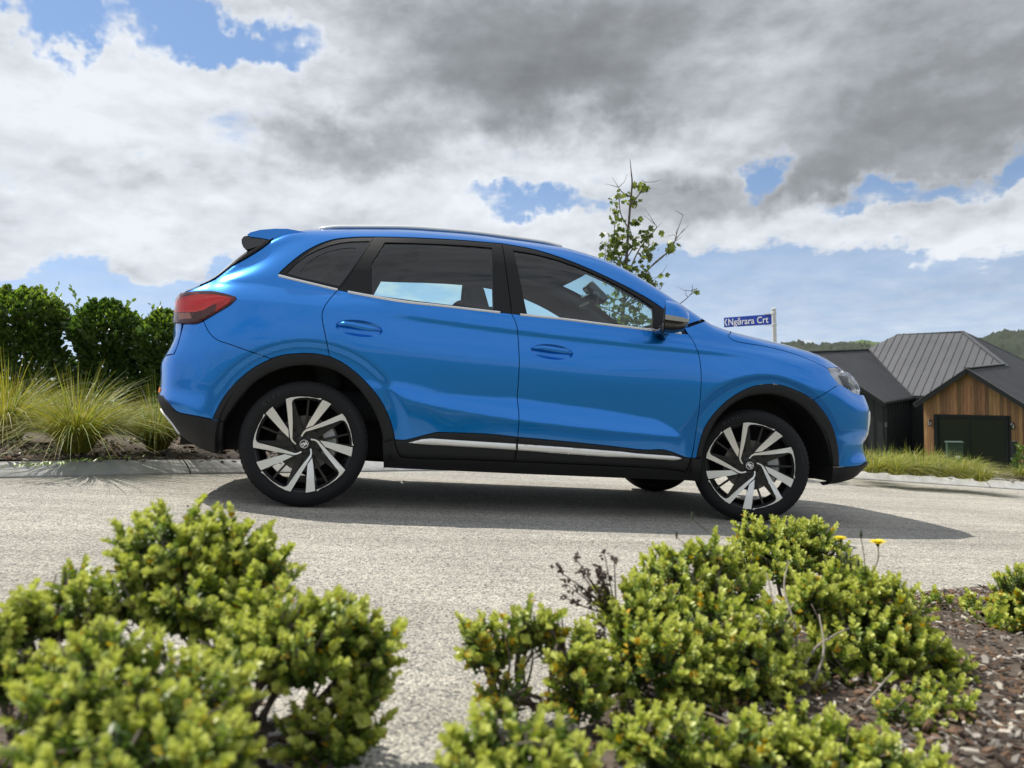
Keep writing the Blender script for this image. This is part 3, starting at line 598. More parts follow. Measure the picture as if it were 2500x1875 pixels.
panel('lamp_lens',tl,REDL,TL,off=.013,gap=0,flange=.012,res=.012,crown=.004)
HL=panel('headlight',hl,mat('lamp_bowl',(.88,.89,.90),.3,.1),CAR,off=-.024,gap=0,flange=.0,res=.014)
panel('lamp_shroud',px2sz(z4((1855,600),(1930,610),(1945,700),(1935,740),(1900,690))),MBLK,HL,off=-.015,gap=0,flange=.006,res=.01)
panel('light_guide',px2sz(z4((1770,553),(1900,562),(1980,610),(2012,680),(2003,690),(1965,625),(1890,578),(1780,566))),WHT,HL,off=-.010,gap=0,flange=.004,res=.01,bres=.008)
b=MB(); c=px2sz(z4((1965,690)))[0]; P0=S(*c); n=SN(*c)
for t in np.linspace(0,1,7): pass
b.tube([P0-n*.026,P0-n*.010],[.036,.034],20); b.build('projector_lens',CHROME,HL)
panel('lamp_lens',hl,LENS,HL,off=.002,gap=0,flange=.02,res=.014,crown=.004)
# bowl sides so the lamp has depth
strip('fog_lamp_trim',z4((2105,950),(2125,935),(2128,1010),(2118,1120),(2090,1225),(2082,1150),(2098,1050)),SILV,front_bumper,.004,crown=.003)
# ---- caps across the car: rear glass, roof, windscreen, bonnet
def capgrid(x0,x1,n,crown,bow,m_=25,dz=0.,inset=0.,shift=0.):
    rows=[]
    for x in np.linspace(x0,x1,n):
        s=float(x2s(x)); zt=float(np.interp(s,SS,ZTOP)); p=S(s,zt); W=-p[1]-inset; f=(x-x0)/(x1-x0); cr=crown(f); bw=bow(f); row=[]
        for t in np.linspace(-1,1,m_): row.append((p[0]+bw*(1-t*t)+shift,W*t,zt+cr*(1-abs(t)**2.4)+dz))
        rows.append(row)
    return np.array(rows)
lerp=lambda a,b:(lambda f:a+(b-a)*f)
def strip_side(x0,x1,lower,n=40):   # body strip between a traced line and the top edge
    return None
b=MB(); b.grid(capgrid(-.20,1.60,60,lerp(.035,.03),lerp(-.06,.05))); roof=b.build('roof',BLUE,CAR,smooth=True)
b=MB(); b.grid(capgrid(-.20,1.64,30,lerp(.035,.03),lerp(-.06,.07),dz=-.045,inset=.02)); b.build('headliner',LINER,roof,smooth=True)
b=MB(); b.grid(capgrid(1.50,2.285,40,lerp(.03,.028),lerp(.05,.17))); 
wsP=capgrid(1.60,2.285,40,lerp(.03,.028),lerp(.05,.17),m_=41)
b=MB(); b.grid(wsP[3:36,3:38]); ws=b.build('windscreen',GLS,CAR,smooth=True)
b=MB(); b.grid(wsP[:4]); b.grid(wsP[35:]); b.grid(wsP[3:36,:4]); b.grid(wsP[3:36,37:]); b.build('windscreen_border',GBLK,ws,smooth=True)
rgP=capgrid(-.735,-.20,24,lerp(.02,.05),lerp(-.15,-.13),m_=31)
b=MB(); b.grid(rgP[2:22,3:28]); rg=b.build('rear_glass',GLD,tailgate,smooth=True)
b=MB(); b.grid(rgP[:3]); b.grid(rgP[21:]); b.grid(rgP[2:22,:4]); b.grid(rgP[2:22,27:]); b.build('rear_glass_border',MBLK,rg,smooth=True)
b=MB(); b.grid(capgrid(2.285,2.36,6,lerp(.028,.03),lerp(.17,.13))); b.build('cowl_panel',MBLK,CAR,smooth=True)
bon=ln(bl_line[3:],cv(z4((1735,553),(1765,545),(1850,545),(1930,562)))[1:],rev(topline(2.475,3.36,50)))
bp_=panel('bonnet',bon,BLUE,CAR,gap=.002)
b=MB(); b.grid(capgrid(2.36,3.583,60,lerp(.03,.012),lambda f:.13*(1-f)**3)); 
bc=b.build('bonnet_skin',BLUE,bp_,smooth=True)
b=MB(); b.v=[]; 
bx=mirror(bp_,bp_); bx.name='bonnet_edge'; bx.matrix_local=MIR
for ch in list(bx.children): bpy.data.objects.remove(ch)
# grille below the bonnet edge
gr=panel('grille',np.array([[x2s(3.56),.52],[SC,.52],[SC,.86],[x2s(3.55),.86],[x2s(3.50),.76]]),GBLK,front_bumper,off=-.0,gap=0,flange=.02) if False else None
panel('grille',np.array([[x2s(3.515),.52],[SC,.50],[SC,.79],[x2s(3.50),.77],[x2s(3.47),.66]]),GBLK,front_bumper,off=.004,gap=0,flange=.02)
panel('number_plate',np.array([[SC-.17,.44],[SC,.44],[SC,.55],[SC-.17,.55]]),SILV,front_bumper,off=.012,gap=0,flange=.01)
# ---- spoiler over the rear glass
sp=z1((1228,112),(1100,110),(960,113),(890,133),(850,158)); 
b=MB(); rows=[]
for t in np.linspace(-1,1,31):
    e=1-abs(t)**6; yy=.595*t; zc=.030*(1-t*t)
    prof=[(-.05,1.528),(-.19,1.540),(-.27,1.534),(-.35,1.519),(-.40,1.500),(-.418,1.485),(-.40,1.475),(-.349,1.474),(-.243,1.464)]
    rows.append([(x+.012*(abs(t)**8)*(x<-.2),yy,z+zc-(.010*abs(t)**6)) for x,z in prof])
b.grid(np.array(rows)); b.f.append(tuple(range(9))); b.f.append(tuple(30*9+i for i in range(9))[::-1]); b.m+=[0,0]
spo=b.build('rear_spoiler',BLUE,CAR,smooth=False); smooth_by_angle(spo,40)
for sgn in (-1,1):
    b=MB(); pr=[(-.40,1.474),(-.425,1.466),(-.436,1.448),(-.434,1.426),(-.424,1.405),(-.410,1.392),(-.38,1.402),(-.32,1.432),(-.24,1.464),(-.33,1.472)]
    A=[(x,sgn*.50,z+.004) for x,z in pr]; B_=[(x,sgn*.580,z) for x,z in pr]
    n=len(pr); b.add(A+B_,[tuple(range(n)),tuple(range(n,2*n))[::-1]]+[(i,(i+1)%n,n+(i+1)%n,n+i) for i in range(n)]); b.build('spoiler_end_plate',GBLK,spo)
# ---- roof rails
for sg in (1,-1):
    pts=[]
    for x in np.linspace(-.03,1.42,40):
        s=float(x2s(x)); zt=float(np.interp(s,SS,ZTOP)); p=S(s,zt); u=(x+.03)/1.45; lift=.012*min(1,(min(u,1-u)*14))**.6
        pts.append((p[0],sg*(p[1]+.02),zt+.004+lift))
    b=MB(); b.tube(pts,.0115,10); b.build('roof_rail',SILV,CAR,smooth=True)
# ---- inner shell, wheel housings, floor
def shell():
    hole=[offset_poly(resample(h,.03),.004) for h in (q_clear,r_in,f_in)]
    out=ln(topline(-.72,2.285,80,-.004),[[x2s(2.33),1.10],[x2s(2.30),.80]],rev(botline(.0,2.20,8))[:1],[[x2s(2.17),.72],[x2s(2.17),.26]],[[x2s(.50),.26],[x2s(.50),.72],[x2s(.3),.86],[x2s(-.3),.86],[x2s(-.66),.80],[x2s(-.70),1.0]])
    out=ln(topline(-.72,2.285,80,-.004),[[x2s(2.33),1.10],[x2s(2.20),.76],[x2s(2.17),.26],[x2s(.50),.26],[x2s(.50),.72],[x2s(.3),.86],[x2s(-.3),.86],[x2s(-.66),.80],[x2s(-.70),1.0]])
    out=ln([[SR,.47],[SR,1.05]],topline(-.855,2.285,90,-.006),topline(2.36,3.40,20,-.03),[[x2s(3.54),.80],[x2s(3.54),.40],[x2s(3.17),.36],[x2s(3.15),.60],[x2s(2.95),.84],[x2s(2.65),.90],[x2s(2.35),.84],[x2s(2.19),.62],[x2s(2.17),.26],[x2s(.50),.26],[x2s(.50),.62],[x2s(.32),.82],[x2s(.0),.90],[x2s(-.32),.82],[x2s(-.50),.58],[x2s(-.55),.40]])
    return panel('inner_shell',out,INNER,CAR,holes=hole,off=-.030,gap=0,flange=0,res=.04,bres=.03)
shl=shell()
liners=[]
for xc in (0.005,2.65):
    hs=MB()
    a=np.linspace(rad(-9),rad(189),30); r=.455
    rows=[[(xc+r*math.cos(q),y,.336+r*math.sin(q)) for q in a] for y in (-.875,-.55)]
    hs.grid(np.array(rows)); 
    hs.add([(xc+r*math.cos(q),-.55,.336+r*math.sin(q)) for q in a],[tuple(range(len(a)))]); liners.append(hs.build('wheel_housing',MBLK,CAR))
fl=MB(); fl.box((1.33,0,.265),(1.72,1.56,.07)); fl.box((2.7,0,.30),(1.2,1.0,.10)); fl.box((-.25,0,.34),(.9,1.0,.12)); fl.tube([(.9,.1,.21),(-.2,.1,.22)],.03,10)
fl.tube([(0,-.7,.336),(0,.7,.336)],.04,8); fl.tube([(2.61,-.7,.32),(2.61,.7,.32)],.025,8); fl.build('underbody',MBLK,CAR)
for sg in (1,-1):
    q=[]
    for x in np.linspace(1.30,2.30,24):
        s_=float(x2s(x)); zt=float(np.interp(s_,SS,ZTOP)); p=S(s_,zt); q.append((p[0]-.02,sg*(p[1]+.045),zt-.03))
    b=MB(); b.tube(q,np.linspace(.03,.045,24),10); b.build('pillar_trim',INNER,CAR,smooth=True)
# ---- seats, dashboard, mirror, wheel inside
def rbox(name,c,d,mt,parent,rot=None,bv=.03):
    b=MB(); b.box((0,0,0),d); o=b.build(name,mt,parent); o.location=c
    if rot: o.rotation_euler=rot
    bevel(o,bv,3); return o
for sy in (-.38,.38):
    st=rbox('seat',(1.43,sy,.57),(.54,.50,.20),INNER,CAR,(0,rad(-6),0),.06)
    o=rbox('seat_back',(-.30,0,.36),(.13,.48,.62),INNER,st,(0,rad(-18),0),.05)
    o=rbox('headrest',(-.42,0,.71),(.11,.27,.20),INNER,st,(0,rad(-14),0),.045)
rs=rbox('rear_seat',(.30,0,.55),(.5,1.25,.18),INNER,CAR,None,.06); rbox('seat_back',(-.28,0,.33),(.14,1.25,.55),INNER,rs,(0,rad(-22),0),.05)
for sy in (-.4,0,.4): rbox('headrest',(-.42,sy,.60),(.10,.24,.13),INNER,rs,(0,rad(-14),0),.04)
dash=rbox('dashboard',(2.12,0,.90),(.42,1.42,.24),INNER,CAR,(0,rad(8),0),.08)
b=MB(); b.tube([(1.72+.06*math.cos(a)*0+.07*math.sin(a),-.37+.185*math.cos(a),.93+.17*math.sin(a)) for a in np.linspace(0,2*math.pi,33)],.016,8); b.build('steering_wheel',INNER,CAR,smooth=True)
rm=rbox('rear_view_mirror',(1.77,0,1.365),(.07,.30,.095),GBLK,CAR,(0,rad(12),0),.03); rbox('mirror_stem',(.03,0,.06),(.17,.13,.07),GBLK,rm,(0,rad(28),0),.02)
# ---- door mirrors
def wing_mirror():
    x0,yc,zc=1.915,-1.035,1.150; b=MB(); rows=[]; nt,na=9,32
    def ring(t):
        k=math.sqrt(max(0,1-t**2.3)); r=[]
        for i in range(na):
            a=2*math.pi*i/na; ca,sa=math.cos(a),math.sin(a); e=.75
            yy=.118*k*abs(ca)**e*(1 if ca>0 else -1); zz=(.092*k if sa>0 else .088*k)*abs(sa)**e*(1 if sa>0 else -1)
            r.append((x0+.135*t+.36*yy*(1-t),yc+yy-.01*t,zc+zz-.012*t))
        return r
    P=np.array([ring(t) for t in np.linspace(0,1,nt)])
    root=None
    def sect(name,sel,mt,par,mul=1.):
        bb=MB(); idx=[i for i in range(na) if sel(2*math.pi*(i+.5)/na)]
        for i in idx:
            j=(i+1)%na; c=np.array([x0,yc,zc]); col=np.stack([P[:,i],P[:,j]],1); bb.grid(c+(col-c)*mul)
        return bb.build(name,mt,par,smooth=True)
    bb=MB(); q=[tuple(p) for p in P[0]]; bb.add(q,[tuple(range(na))]); bb.grid(P); lo=bb.build('door_mirror',GBLK,CAR,smooth=False); smooth_by_angle(lo,50)
    sect('mirror_cap',lambda a:math.sin(a)>.02,BLUE,lo,1.012)
    sect('indicator',lambda a:-.17<math.sin(a)<=.02,mat('indicator_lens',(.40,.39,.38),.25,.2,coat=.5),lo,1.018)
    g=np.array(P[0]); c=g.mean(0); gm=MB(); gm.add([tuple(c+(p-c)*.86+np.array([-.004,0,0])) for p in g],[tuple(range(na))]); gm.build('mirror_glass',CHROME,lo)
    bb=MB(); bb.tube([(1.97,-.86,1.085),(1.965,-.93,1.095),(1.96,-1.0,1.105)],[.045,.036,.04],12); bb.build('mirror_arm',GBLK,lo,smooth=True)
    return lo
wm=wing_mirror()
# ---- wheels
RT,RR=.336,.2535
def wheel_mesh():
    W={}
    b=MB(); yo,yi=-.0,.215       # y: 0 at the outer sidewall bulge, inwards positive
    prof=[(.236,.022),(.250,.012),(.262,.006),(.285,.000),(.305,.004),(.320,.014),(.329,.026),(.334,.040)]
    tread=[]
    for k,y in enumerate(np.linspace(.042,.173,25)):
        g=(k%6==3); tread.append((.336-(.007 if g else 0)-.0006*abs(k-12)/3,y))
    prof=prof+tread+[(.334,.175),(.329,.189),(.305,.211),(.285,.215),(.262,.209),(.236,.193)]
    b.lathe(prof,96); W['tyre']=b
    # shoulder blocks
    b.k=0
    for i in range(72):
        a=2*math.pi*i/72; c,s_=math.cos(a),math.sin(a); R=np.array([[c,0,-s_],[0,1,0],[s_,0,c]])
        b.box(R@np.array([.3300,.034,0]),(.0045,.020,.019),R)
    b=MB(); b.lathe([(.2560,.018),(.2560,.010),(.252,.010),(.245,.016),(.236,.03),(.228,.09),(.222,.195),(.243,.20)],72); W['rim']=b
    return W
ZW=zf(560,920,.19890)
def wloc(pts):     # photo pixels of the rear wheel -> wheel plane (a along the car, b up)
    out=[]
    for u,v in ZW(*pts):
        r=rayc(u,v); P=CC+r*((-.89-CC[1])/r[1]); out.append((P[0]-.0,P[2]-.336))
    return np.array(out)
cen=wloc([(912,828)])[0]
blade=wloc([(1013,998),(1028,1090),(1040,1240),(1053,1400),(995,1414),(937,1422),(946,1250),(957,1080)])-cen
lsp=wloc([(985,888),(1003,884),(1011,940),(1003,985),(960,1055),(750,1408),(690,1392),(600,1345),(500,1270),(430,1200),(386,1172),(404,1158),(450,1215),(530,1285),(610,1332),(662,1352),(695,1347),(722,1325),(745,1288),(860,1125),(984,968),(992,935)])-cen
def dish(r): return .003+.030*max(0,1-r/.25)**1.3
def extr(poly,y0,th,R=0.):
    from mathutils.geometry import tessellate_polygon
    c,s_=math.cos(R),math.sin(R); P=[(c*a-s_*b_,s_*a+c*b_) for a,b_ in poly]; k=len(P)
    v=[(a,y0+dish(math.hypot(a,b_)),b_) for a,b_ in P]+[(a,y0+th+dish(math.hypot(a,b_)),b_) for a,b_ in P]
    tr=[tuple(t) for t in tessellate_polygon([[Vector((a,b_,0)) for a,b_ in P]])]
    f=[]
    for t in tr:
        p=[np.array(v[i]) for i in t]; n=np.cross(p[1]-p[0],p[2]-p[0]); f.append(t if n[1]<0 else t[::-1])
    sides=[(i,(i+1)%k,k+(i+1)%k,k+i) for i in range(k)]
    ar=sum(P[i][0]*P[(i+1)%k][1]-P[(i+1)%k][0]*P[i][1] for i in range(k))
    if ar>0: sides=[q[::-1] for q in sides]
    return v,f+sides,len(f)
def text_mesh(txt,size,depth,bold=0.,spacing=1.):
    cu=bpy.data.curves.new('text','FONT'); cu.body=txt; cu.size=size; cu.extrude=depth; cu.offset=bold; cu.align_x='CENTER'; cu.align_y='CENTER'; cu.space_character=spacing; cu.resolution_u=3
    o=bpy.data.objects.new('text',cu); COL.objects.link(o); dg=bpy.context.evaluated_depsgraph_get(); me=bpy.data.meshes.new_from_object(o.evaluated_get(dg)); bpy.data.objects.remove(o); return me
def emblem_mesh():
    b=MB(); n=8
    for (r0,r1) in ((.0235,.0205),):
        A=[(r0*math.cos(2*math.pi*(i+.5)/n),0,r0*math.sin(2*math.pi*(i+.5)/n)) for i in range(n)]; B_=[(r1*math.cos(2*math.pi*(i+.5)/n),0,r1*math.sin(2*math.pi*(i+.5)/n)) for i in range(n)]
        b.add(A+B_+[(x,.003,z) for x,y,z in A],[(i,(i+1)%n,n+(i+1)%n,n+i) for i in range(n)]+[(i,(i+1)%n,2*n+(i+1)%n,2*n+i) for i in range(n)])
    me=text_mesh('MG',.0255,.001,.0011,.82)
    R=np.array([[v.co.x*.86,-v.co.z,v.co.y*1.05] for v in me.vertices]); b.add(R,[tuple(p.vertices) for p in me.polygons]); return b
WD=wheel_mesh(); TYRE=None
def shared(b,name,mt,smooth=False,ang=None):
    o=b.build(name,mt,None,smooth)
    if ang: smooth_by_angle(o,ang)
    me=o.data; bpy.data.objects.remove(o); return me
mT=shared(WD['tyre'],'tyre',RUB,ang=40); mR=shared(WD['rim'],'rim',WBLK,ang=40)
b=MB(); v,f,nf=extr(blade,.001,.022); b.add(v,f); b.m=[0]*nf+[1]*(len(f)-nf); mBl=shared(b,'blade_spoke',[ALLOY,WBLK])
b=MB(); v,f,nf=extr(lsp,.0,.026); b.add(v,f); b.m=[0]*nf+[1]*(len(f)-nf); mLs=shared(b,'hook_spoke',[ALLOY,WBLK])
b=MB()
for a0 in (-98,-105):
    pass
for ang,wd,y0,r1 in ((-74,.036,.03,.24),(-128,.011,.026,.238),(-106,.030,.03,.24)):
    c,s_=math.cos(rad(ang)),math.sin(rad(ang)); R=np.array([[c,0,s_],[0,1,0],[s_,0,-c]]); 
    b.box(R@np.array([.15,y0+.018,0]),(.19,.030,wd),np.array([[c,0,-s_],[0,1,0],[s_,0,c]]))
mBs=shared(b,'black_spoke',WBLK)
b=MB(); b.lathe([(.0,.035),(.030,.035),(.033,.037),(.034,.050),(.060,.052),(.082,.056),(.085,.090),(.0,.09)],40); mHub=shared(b,'hub',WBLK,ang=30)
b=MB(); b.tube([(0,.050,0),(0,.042,0)],[.0125,.011],6); b.tube([(0,.054,0),(0,.047,0)],[.017,.017],14); mNut=shared(b,'lug_nut',WBLK)
b=MB(); b.lathe([(.075,.10),(.075,.085),(.085,.082),(.150,.082),(.150,.104),(.09,.104)],56); mDisc=shared(b,'brake_disc',IRON,ang=30)
b=MB()
a=np.linspace(rad(-32),rad(32),10)
rows=[[(r*math.cos(q),y,r*math.sin(q)) for q in a] for r,y in ((.105,.06),(.165,.06),(.175,.075),(.175,.12),(.105,.12),(.105,.06))]; b.grid(np.array(rows)); b.add([(r*math.cos(q),y,r*math.sin(q)) for q in (a[0],a[-1]) for r,y in ((.105,.06),(.175,.06),(.175,.12),(.105,.12))],[(0,1,2,3),(7,6,5,4)]); mCal=shared(b,'caliper',CAST)
mEm=shared(emblem_mesh(),'emblem',WHT)
def letters():
    b=MB(); 
    def arc(txt,r,mid,size,step):
        k=len(txt)
        for i,ch in enumerate(txt):
            me=text_mesh(ch,size,.0006); a=mid-(i-(k-1)/2)*step; c,s_=math.cos(a-math.pi/2),math.sin(a-math.pi/2)
            R=[( (c*v.co.x-s_*(v.co.y+0))+r*math.cos(a), .0005-v.co.z, (s_*v.co.x+c*(v.co.y))+r*math.sin(a)) for v in me.vertices]; b.add(R,[tuple(p.vertices) for p in me.polygons])
    arc('GITI',.292,rad(128),.026,.10); arc('GitiComfort',.297,rad(28),.017,.043); return b
mLet=shared(letters(),'lettering',RUBT)
def wheel(loc,sy,steer,phase,emrot):
    wh=empty('wheel'); wh.parent=CAR
    M_=Matrix.Translation(Vector(loc))@Matrix.Rotation(steer,4,'Z')@Matrix.Translation(Vector((0,-.12*sy,0)))
    if sy<0: M_=M_@Matrix.Rotation(math.pi,4,'Z')
    wh.matrix_local=M_
    ph=Matrix.Rotation(-phase,4,'Y')
    place('tyre',mT,wh); place('rim',mR,wh)
    ty=[c for c in wh.children if c.name.startswith('tyre')][0]; lo=place('tyre_lettering',mLet,wh,ph); lo['kind']='stuff'
    for i in range(5):
        q=ph@Matrix.Rotation(-2*math.pi*i/5,4,'Y'); place('blade_spoke',mBl,wh,q); place('hook_spoke',mLs,wh,q); place('black_spoke',mBs,wh,q)
        place('lug_nut',mNut,wh,ph@Matrix.Rotation(-2*math.pi*(i+.33)/5,4,'Y')@Matrix.Translation((.052*math.cos(0),0,0)))
    place('hub',mHub,wh); place('emblem',mEm,wh,Matrix.Translation((0,.0335,0))@Matrix.Rotation(emrot,4,'Y'))
    place('brake_disc',mDisc,wh); place('caliper',mCal,wh,Matrix.Rotation(rad(0),4,'Y'))
    return wh
wheel((0,-.77,.336),1,0,0,rad(150)); wheel((2.61,-.77,.336),1,rad(-24),rad(-13),rad(35)); wheel((0,.77,.336),-1,0,1.1,2.); wheel((2.61,.77,.336),-1,rad(-22),.4,1.)
# ---- the far side: the same panels mirrored
for o in [body_p,rear_door,front_door,fender,rear_bumper,tailgate,front_bumper,arch_r,arch_f,sill,qf,TL,HL,shl,*liners,wm]: mirror(o,CAR)
# ================================================================== GROUND
rng=np.random.default_rng(7); random.seed(7)
def nz2(x,y,s=1.,seed=0.):
    r=0;a=1.
    for k in range(4):
        f=s*2**k; r=r+a*(np.sin(x*f*1.7+seed+1.3*k+np.sin(y*f*1.1+seed*2))*np.cos(y*f*1.9-seed+.7*k+np.sin(x*f*.9))); a*=.5
    return r
def aggregate(name):
    mt=bpy.data.materials.new(name); mt.use_nodes=True; t=mt.node_tree; b=t.nodes['Principled BSDF']; b.inputs['Roughness'].default_value=.85; b.inputs['Specular IOR Level'].default_value=.3
    tc=N(t,'ShaderNodeTexCoord'); v=tc.outputs['Object']
    vo=N(t,'ShaderNodeTexVoronoi'); vo.inputs['Scale'].default_value=150; t.links.new(v,vo.inputs['Vector'])
    sp=N(t,'ShaderNodeSeparateXYZ'); t.links.new(vo.outputs['Color'],sp.inputs[0])
    r=N(t,'ShaderNodeValToRGB'); e=r.color_ramp.elements; e[0].color=(.10,.098,.09,1); e[1].color=(.57,.53,.445,1); r.color_ramp.interpolation='CONSTANT'
    for p,c in ((.10,(.20,.197,.185,1)),(.22,(.32,.306,.268,1)),(.42,(.415,.388,.33,1)),(.70,(.485,.457,.39,1))): k=e.new(p); k.color=c
    e[-1].position=.88; t.links.new(sp.outputs[0],r.inputs[0])
    # mortar between the stones
    ed=maprange(t,vo.outputs['Distance'],.35,.75,0,1); mx=N(t,'ShaderNodeMix',data_type='RGBA'); t.links.new(mathn(t,'MULTIPLY',ed,.65),mx.inputs[0]); t.links.new(r.outputs[0],mx.inputs[6]); mx.inputs[7].default_value=(.235,.225,.20,1)
    # broad wear, tyre-polished bands along the street
    n1=N(t,'ShaderNodeTexNoise'); n1.inputs['Scale'].default_value=.9; n1.inputs['Detail'].default_value=6; t.links.new(v,n1.inputs['Vector'])
    mp=N(t,'ShaderNodeMapping'); mp.inputs[3].default_value=(.35,5.5,1); mp.inputs[2].default_value=(0,0,rad(12)); t.links.new(v,mp.inputs[0])
    n2=N(t,'ShaderNodeTexNoise'); n2.inputs['Scale'].default_value=1.0; n2.inputs['Detail'].default_value=7; n2.inputs['Roughness'].default_value=.65; t.links.new(mp.outputs[0],n2.inputs['Vector'])
    n3=N(t,'ShaderNodeTexNoise'); n3.inputs['Scale'].default_value=22; n3.inputs['Detail'].default_value=4; t.links.new(v,n3.inputs['Vector'])
    f=mathn(t,'MULTIPLY',maprange(t,n1.outputs['Fac'],.3,.7,.86,1.10),maprange(t,n2.outputs['Fac'],.3,.7,.86,1.12)); f=mathn(t,'MULTIPLY',f,maprange(t,n3.outputs['Fac'],.3,.7,.90,1.10))
    sc=N(t,'ShaderNodeVectorMath',operation='SCALE'); t.links.new(mx.outputs[2],sc.inputs[0]); t.links.new(f,sc.inputs['Scale']); t.links.new(sc.outputs[0],b.inputs['Base Color'])
    bp=N(t,'ShaderNodeBump'); bp.inputs['Strength'].default_value=.9; bp.inputs['Distance'].default_value=.004; bp.invert=True; t.links.new(vo.outputs['Distance'],bp.inputs['Height']); t.links.new(bp.outputs[0],b.inputs['Normal'])
    return mt
ROAD=aggregate('exposed_aggregate_concrete')
CONC=mat('kerb_concrete',(.32,.315,.30),.85,col2=(.45,.445,.43),scale=9,detail=8,bump=.35,bscale=220)
SOIL=mat('dark_soil_mulch',(.05,.036,.026),.95,col2=(.11,.085,.065),scale=30,detail=8,bump=.8,bscale=90)
LAND=mat('pasture',(.055,.085,.024),.95,col2=(.10,.115,.04),scale=.05,detail=9,bump=.3,bscale=3)
def smst(a,b_,x): t=np.clip((x-a)/(b_-a),0,1); return t*t*(3-2*t)
def terrain_z(x,y):
    p=plane_z(x,y); z=np.where(p>.25,.25+.25*np.tanh((p-.25)/.6),p); lo=-4.62; z=np.where(z<lo+.6,lo+.6+.6*np.tanh((z-lo-.6)/.6),z)
    r=np.hypot(x,y); z=z-.06-.0*r
    z=z+smst(-9,-45,y)*5.0+smst(-45,-160,y)*9+smst(30,120,r)*nz2(x,y,.02,2.)*1.2*(y<0)
    z=z-.75*smst(8.5,13,x)*smst(1,4,y); z=z-smst(14,60,-x)*np.where(y>-5,1,0)*5-smst(16,60,y)*smst(25,-10,x)*5
    return z
rr=np.r_[0,np.geomspace(.6,7000,95)]; aa=np.linspace(0,2*math.pi,145)[:-1]
X=np.outer(rr,np.cos(aa)); Y=np.outer(rr,np.sin(aa)); b=MB(); b.grid(np.stack([X,Y,terrain_z(X,Y)],-1),wrap=True); tag(b.build('ground',LAND,smooth=True),kind='structure')
# street
b=MB(); gx=np.linspace(-16,30,24); gy=np.linspace(-12,7,12); G=np.array([[(x,y,0) for y in gy] for x in gx])
kc=spline([(-13,-8.2),(-9,-5.2),(-5,-2.5),(-3,-1.0),(-1.75,-.05),(-1.33,.29),(-.8,.64),(-.27,.95),(.2,1.25),(1,1.75),(2,2.3),(3.2,2.78),(4.5,3.05),(5.6,3.12),(6.2,3.05),(6.8,2.88),(7.4,2.70),(8.2,2.5),(10,2.15),(14,1.4),(20,.2)],10)
road=[tuple(p)+(0.,) for p in kc]; rp=[(30,-2,0),(30,-12,0),(-16,-12,0),(-16,-9,0)]
from mathutils.geometry import tessellate_polygon
allp=[(x,y+.05,0.) for x,y,_ in road]+rp; tr=tessellate_polygon([[Vector(p) for p in allp]])
b=MB(); b.add(allp,[t if np.cross(np.subtract(allp[t[1]],allp[t[0]])[:2],np.subtract(allp[t[2]],allp[t[0]])[:2])>0 else t[::-1] for t in tr]); rd=b.build('road',ROAD); rd.matrix_world=MW4; tag(rd,kind='structure')
# kerb: a row of cast lengths with narrow joints
def kerb(c,prof,name):
    t=np.gradient(c,axis=0); t/=np.linalg.norm(t,axis=1)[:,None]; n=np.stack([-t[:,1],t[:,0]],1)
    P=np.array([[(c[i,0]+n[i,0]*a,c[i,1]+n[i,1]*a,h) for a,h in prof] for i in range(len(c))]); b=MB(); b.grid(P); o=b.build(name,CONC); smooth_by_angle(o,30); o.matrix_world=MW4; tag(o,kind='structure'); return o
kprof=[(-.012,-.02),(-.008,.010),(.012,.026),(.10,.072),(.125,.082),(.165,.086),(.170,.0)]
dist=np.r_[0,np.cumsum(np.linalg.norm(np.diff(kc,axis=0),axis=1))]
kfun=lambda d:np.stack([np.interp(d,dist,kc[:,0]),np.interp(d,dist,kc[:,1])],-1)
L0=3.0
for i in range(int(dist[-1]/L0)):
    d0,d1=i*L0+.004,(i+1)*L0-.004; q=kfun((d0+d1)/2)
    if -7<q[0]<14: kerb(kfun(np.linspace(d0,d1,14)),kprof,'kerb')
# planted bed behind the kerb
t_=np.gradient(kc,axis=0); t_/=np.linalg.norm(t_,axis=1)[:,None]; n_=np.stack([-t_[:,1],t_[:,0]],1)
def bed_h(o,x,y): return .066+.05*smst(0,.8,o)+.018*nz2(x,y,2.2,1.)
rows=[]
for i in range(0,len(kc),2):
    r=[]
    for o_ in (.155,.25,.45,.8,1.3,2.,3.,4.5,6.5): q=kc[i]+n_[i]*o_; r.append((q[0],q[1],bed_h(o_,q[0],q[1])-(0.25 if o_>6 else 0)-(.22*max(0,o_-1.3) if q[0]>4.5 else 0)))
    rows.append(r)
b=MB(); b.grid(np.array(rows)[:, ::-1]); bed=b.build('mulch_bed',SOIL,smooth=True); bed.matrix_world=MW4; tag(bed,kind='structure')
# concrete path by the verge
pp=[on_road(u,v,.105) for u,v in ((2385,1164),(2425,1164),(2520,1176),(2560,1190),(2470,1186),(2425,1177))]
pp=[np.array([p[0],max(p[1],float(np.interp(p[0],kc[:,0],kc[:,1]))+.19),.10]) for p in pp]; b=MB(); n=len(pp); b.add(pp+[(p[0],p[1],p[2]-.04) for p in pp],[tuple(range(n))[::-1]]+[(i,(i+1)%n,n+(i+1)%n,n+i) for i in range(n)]); pth=b.build('path',CONC); pth.matrix_world=MW4; tag(pth,kind='structure')
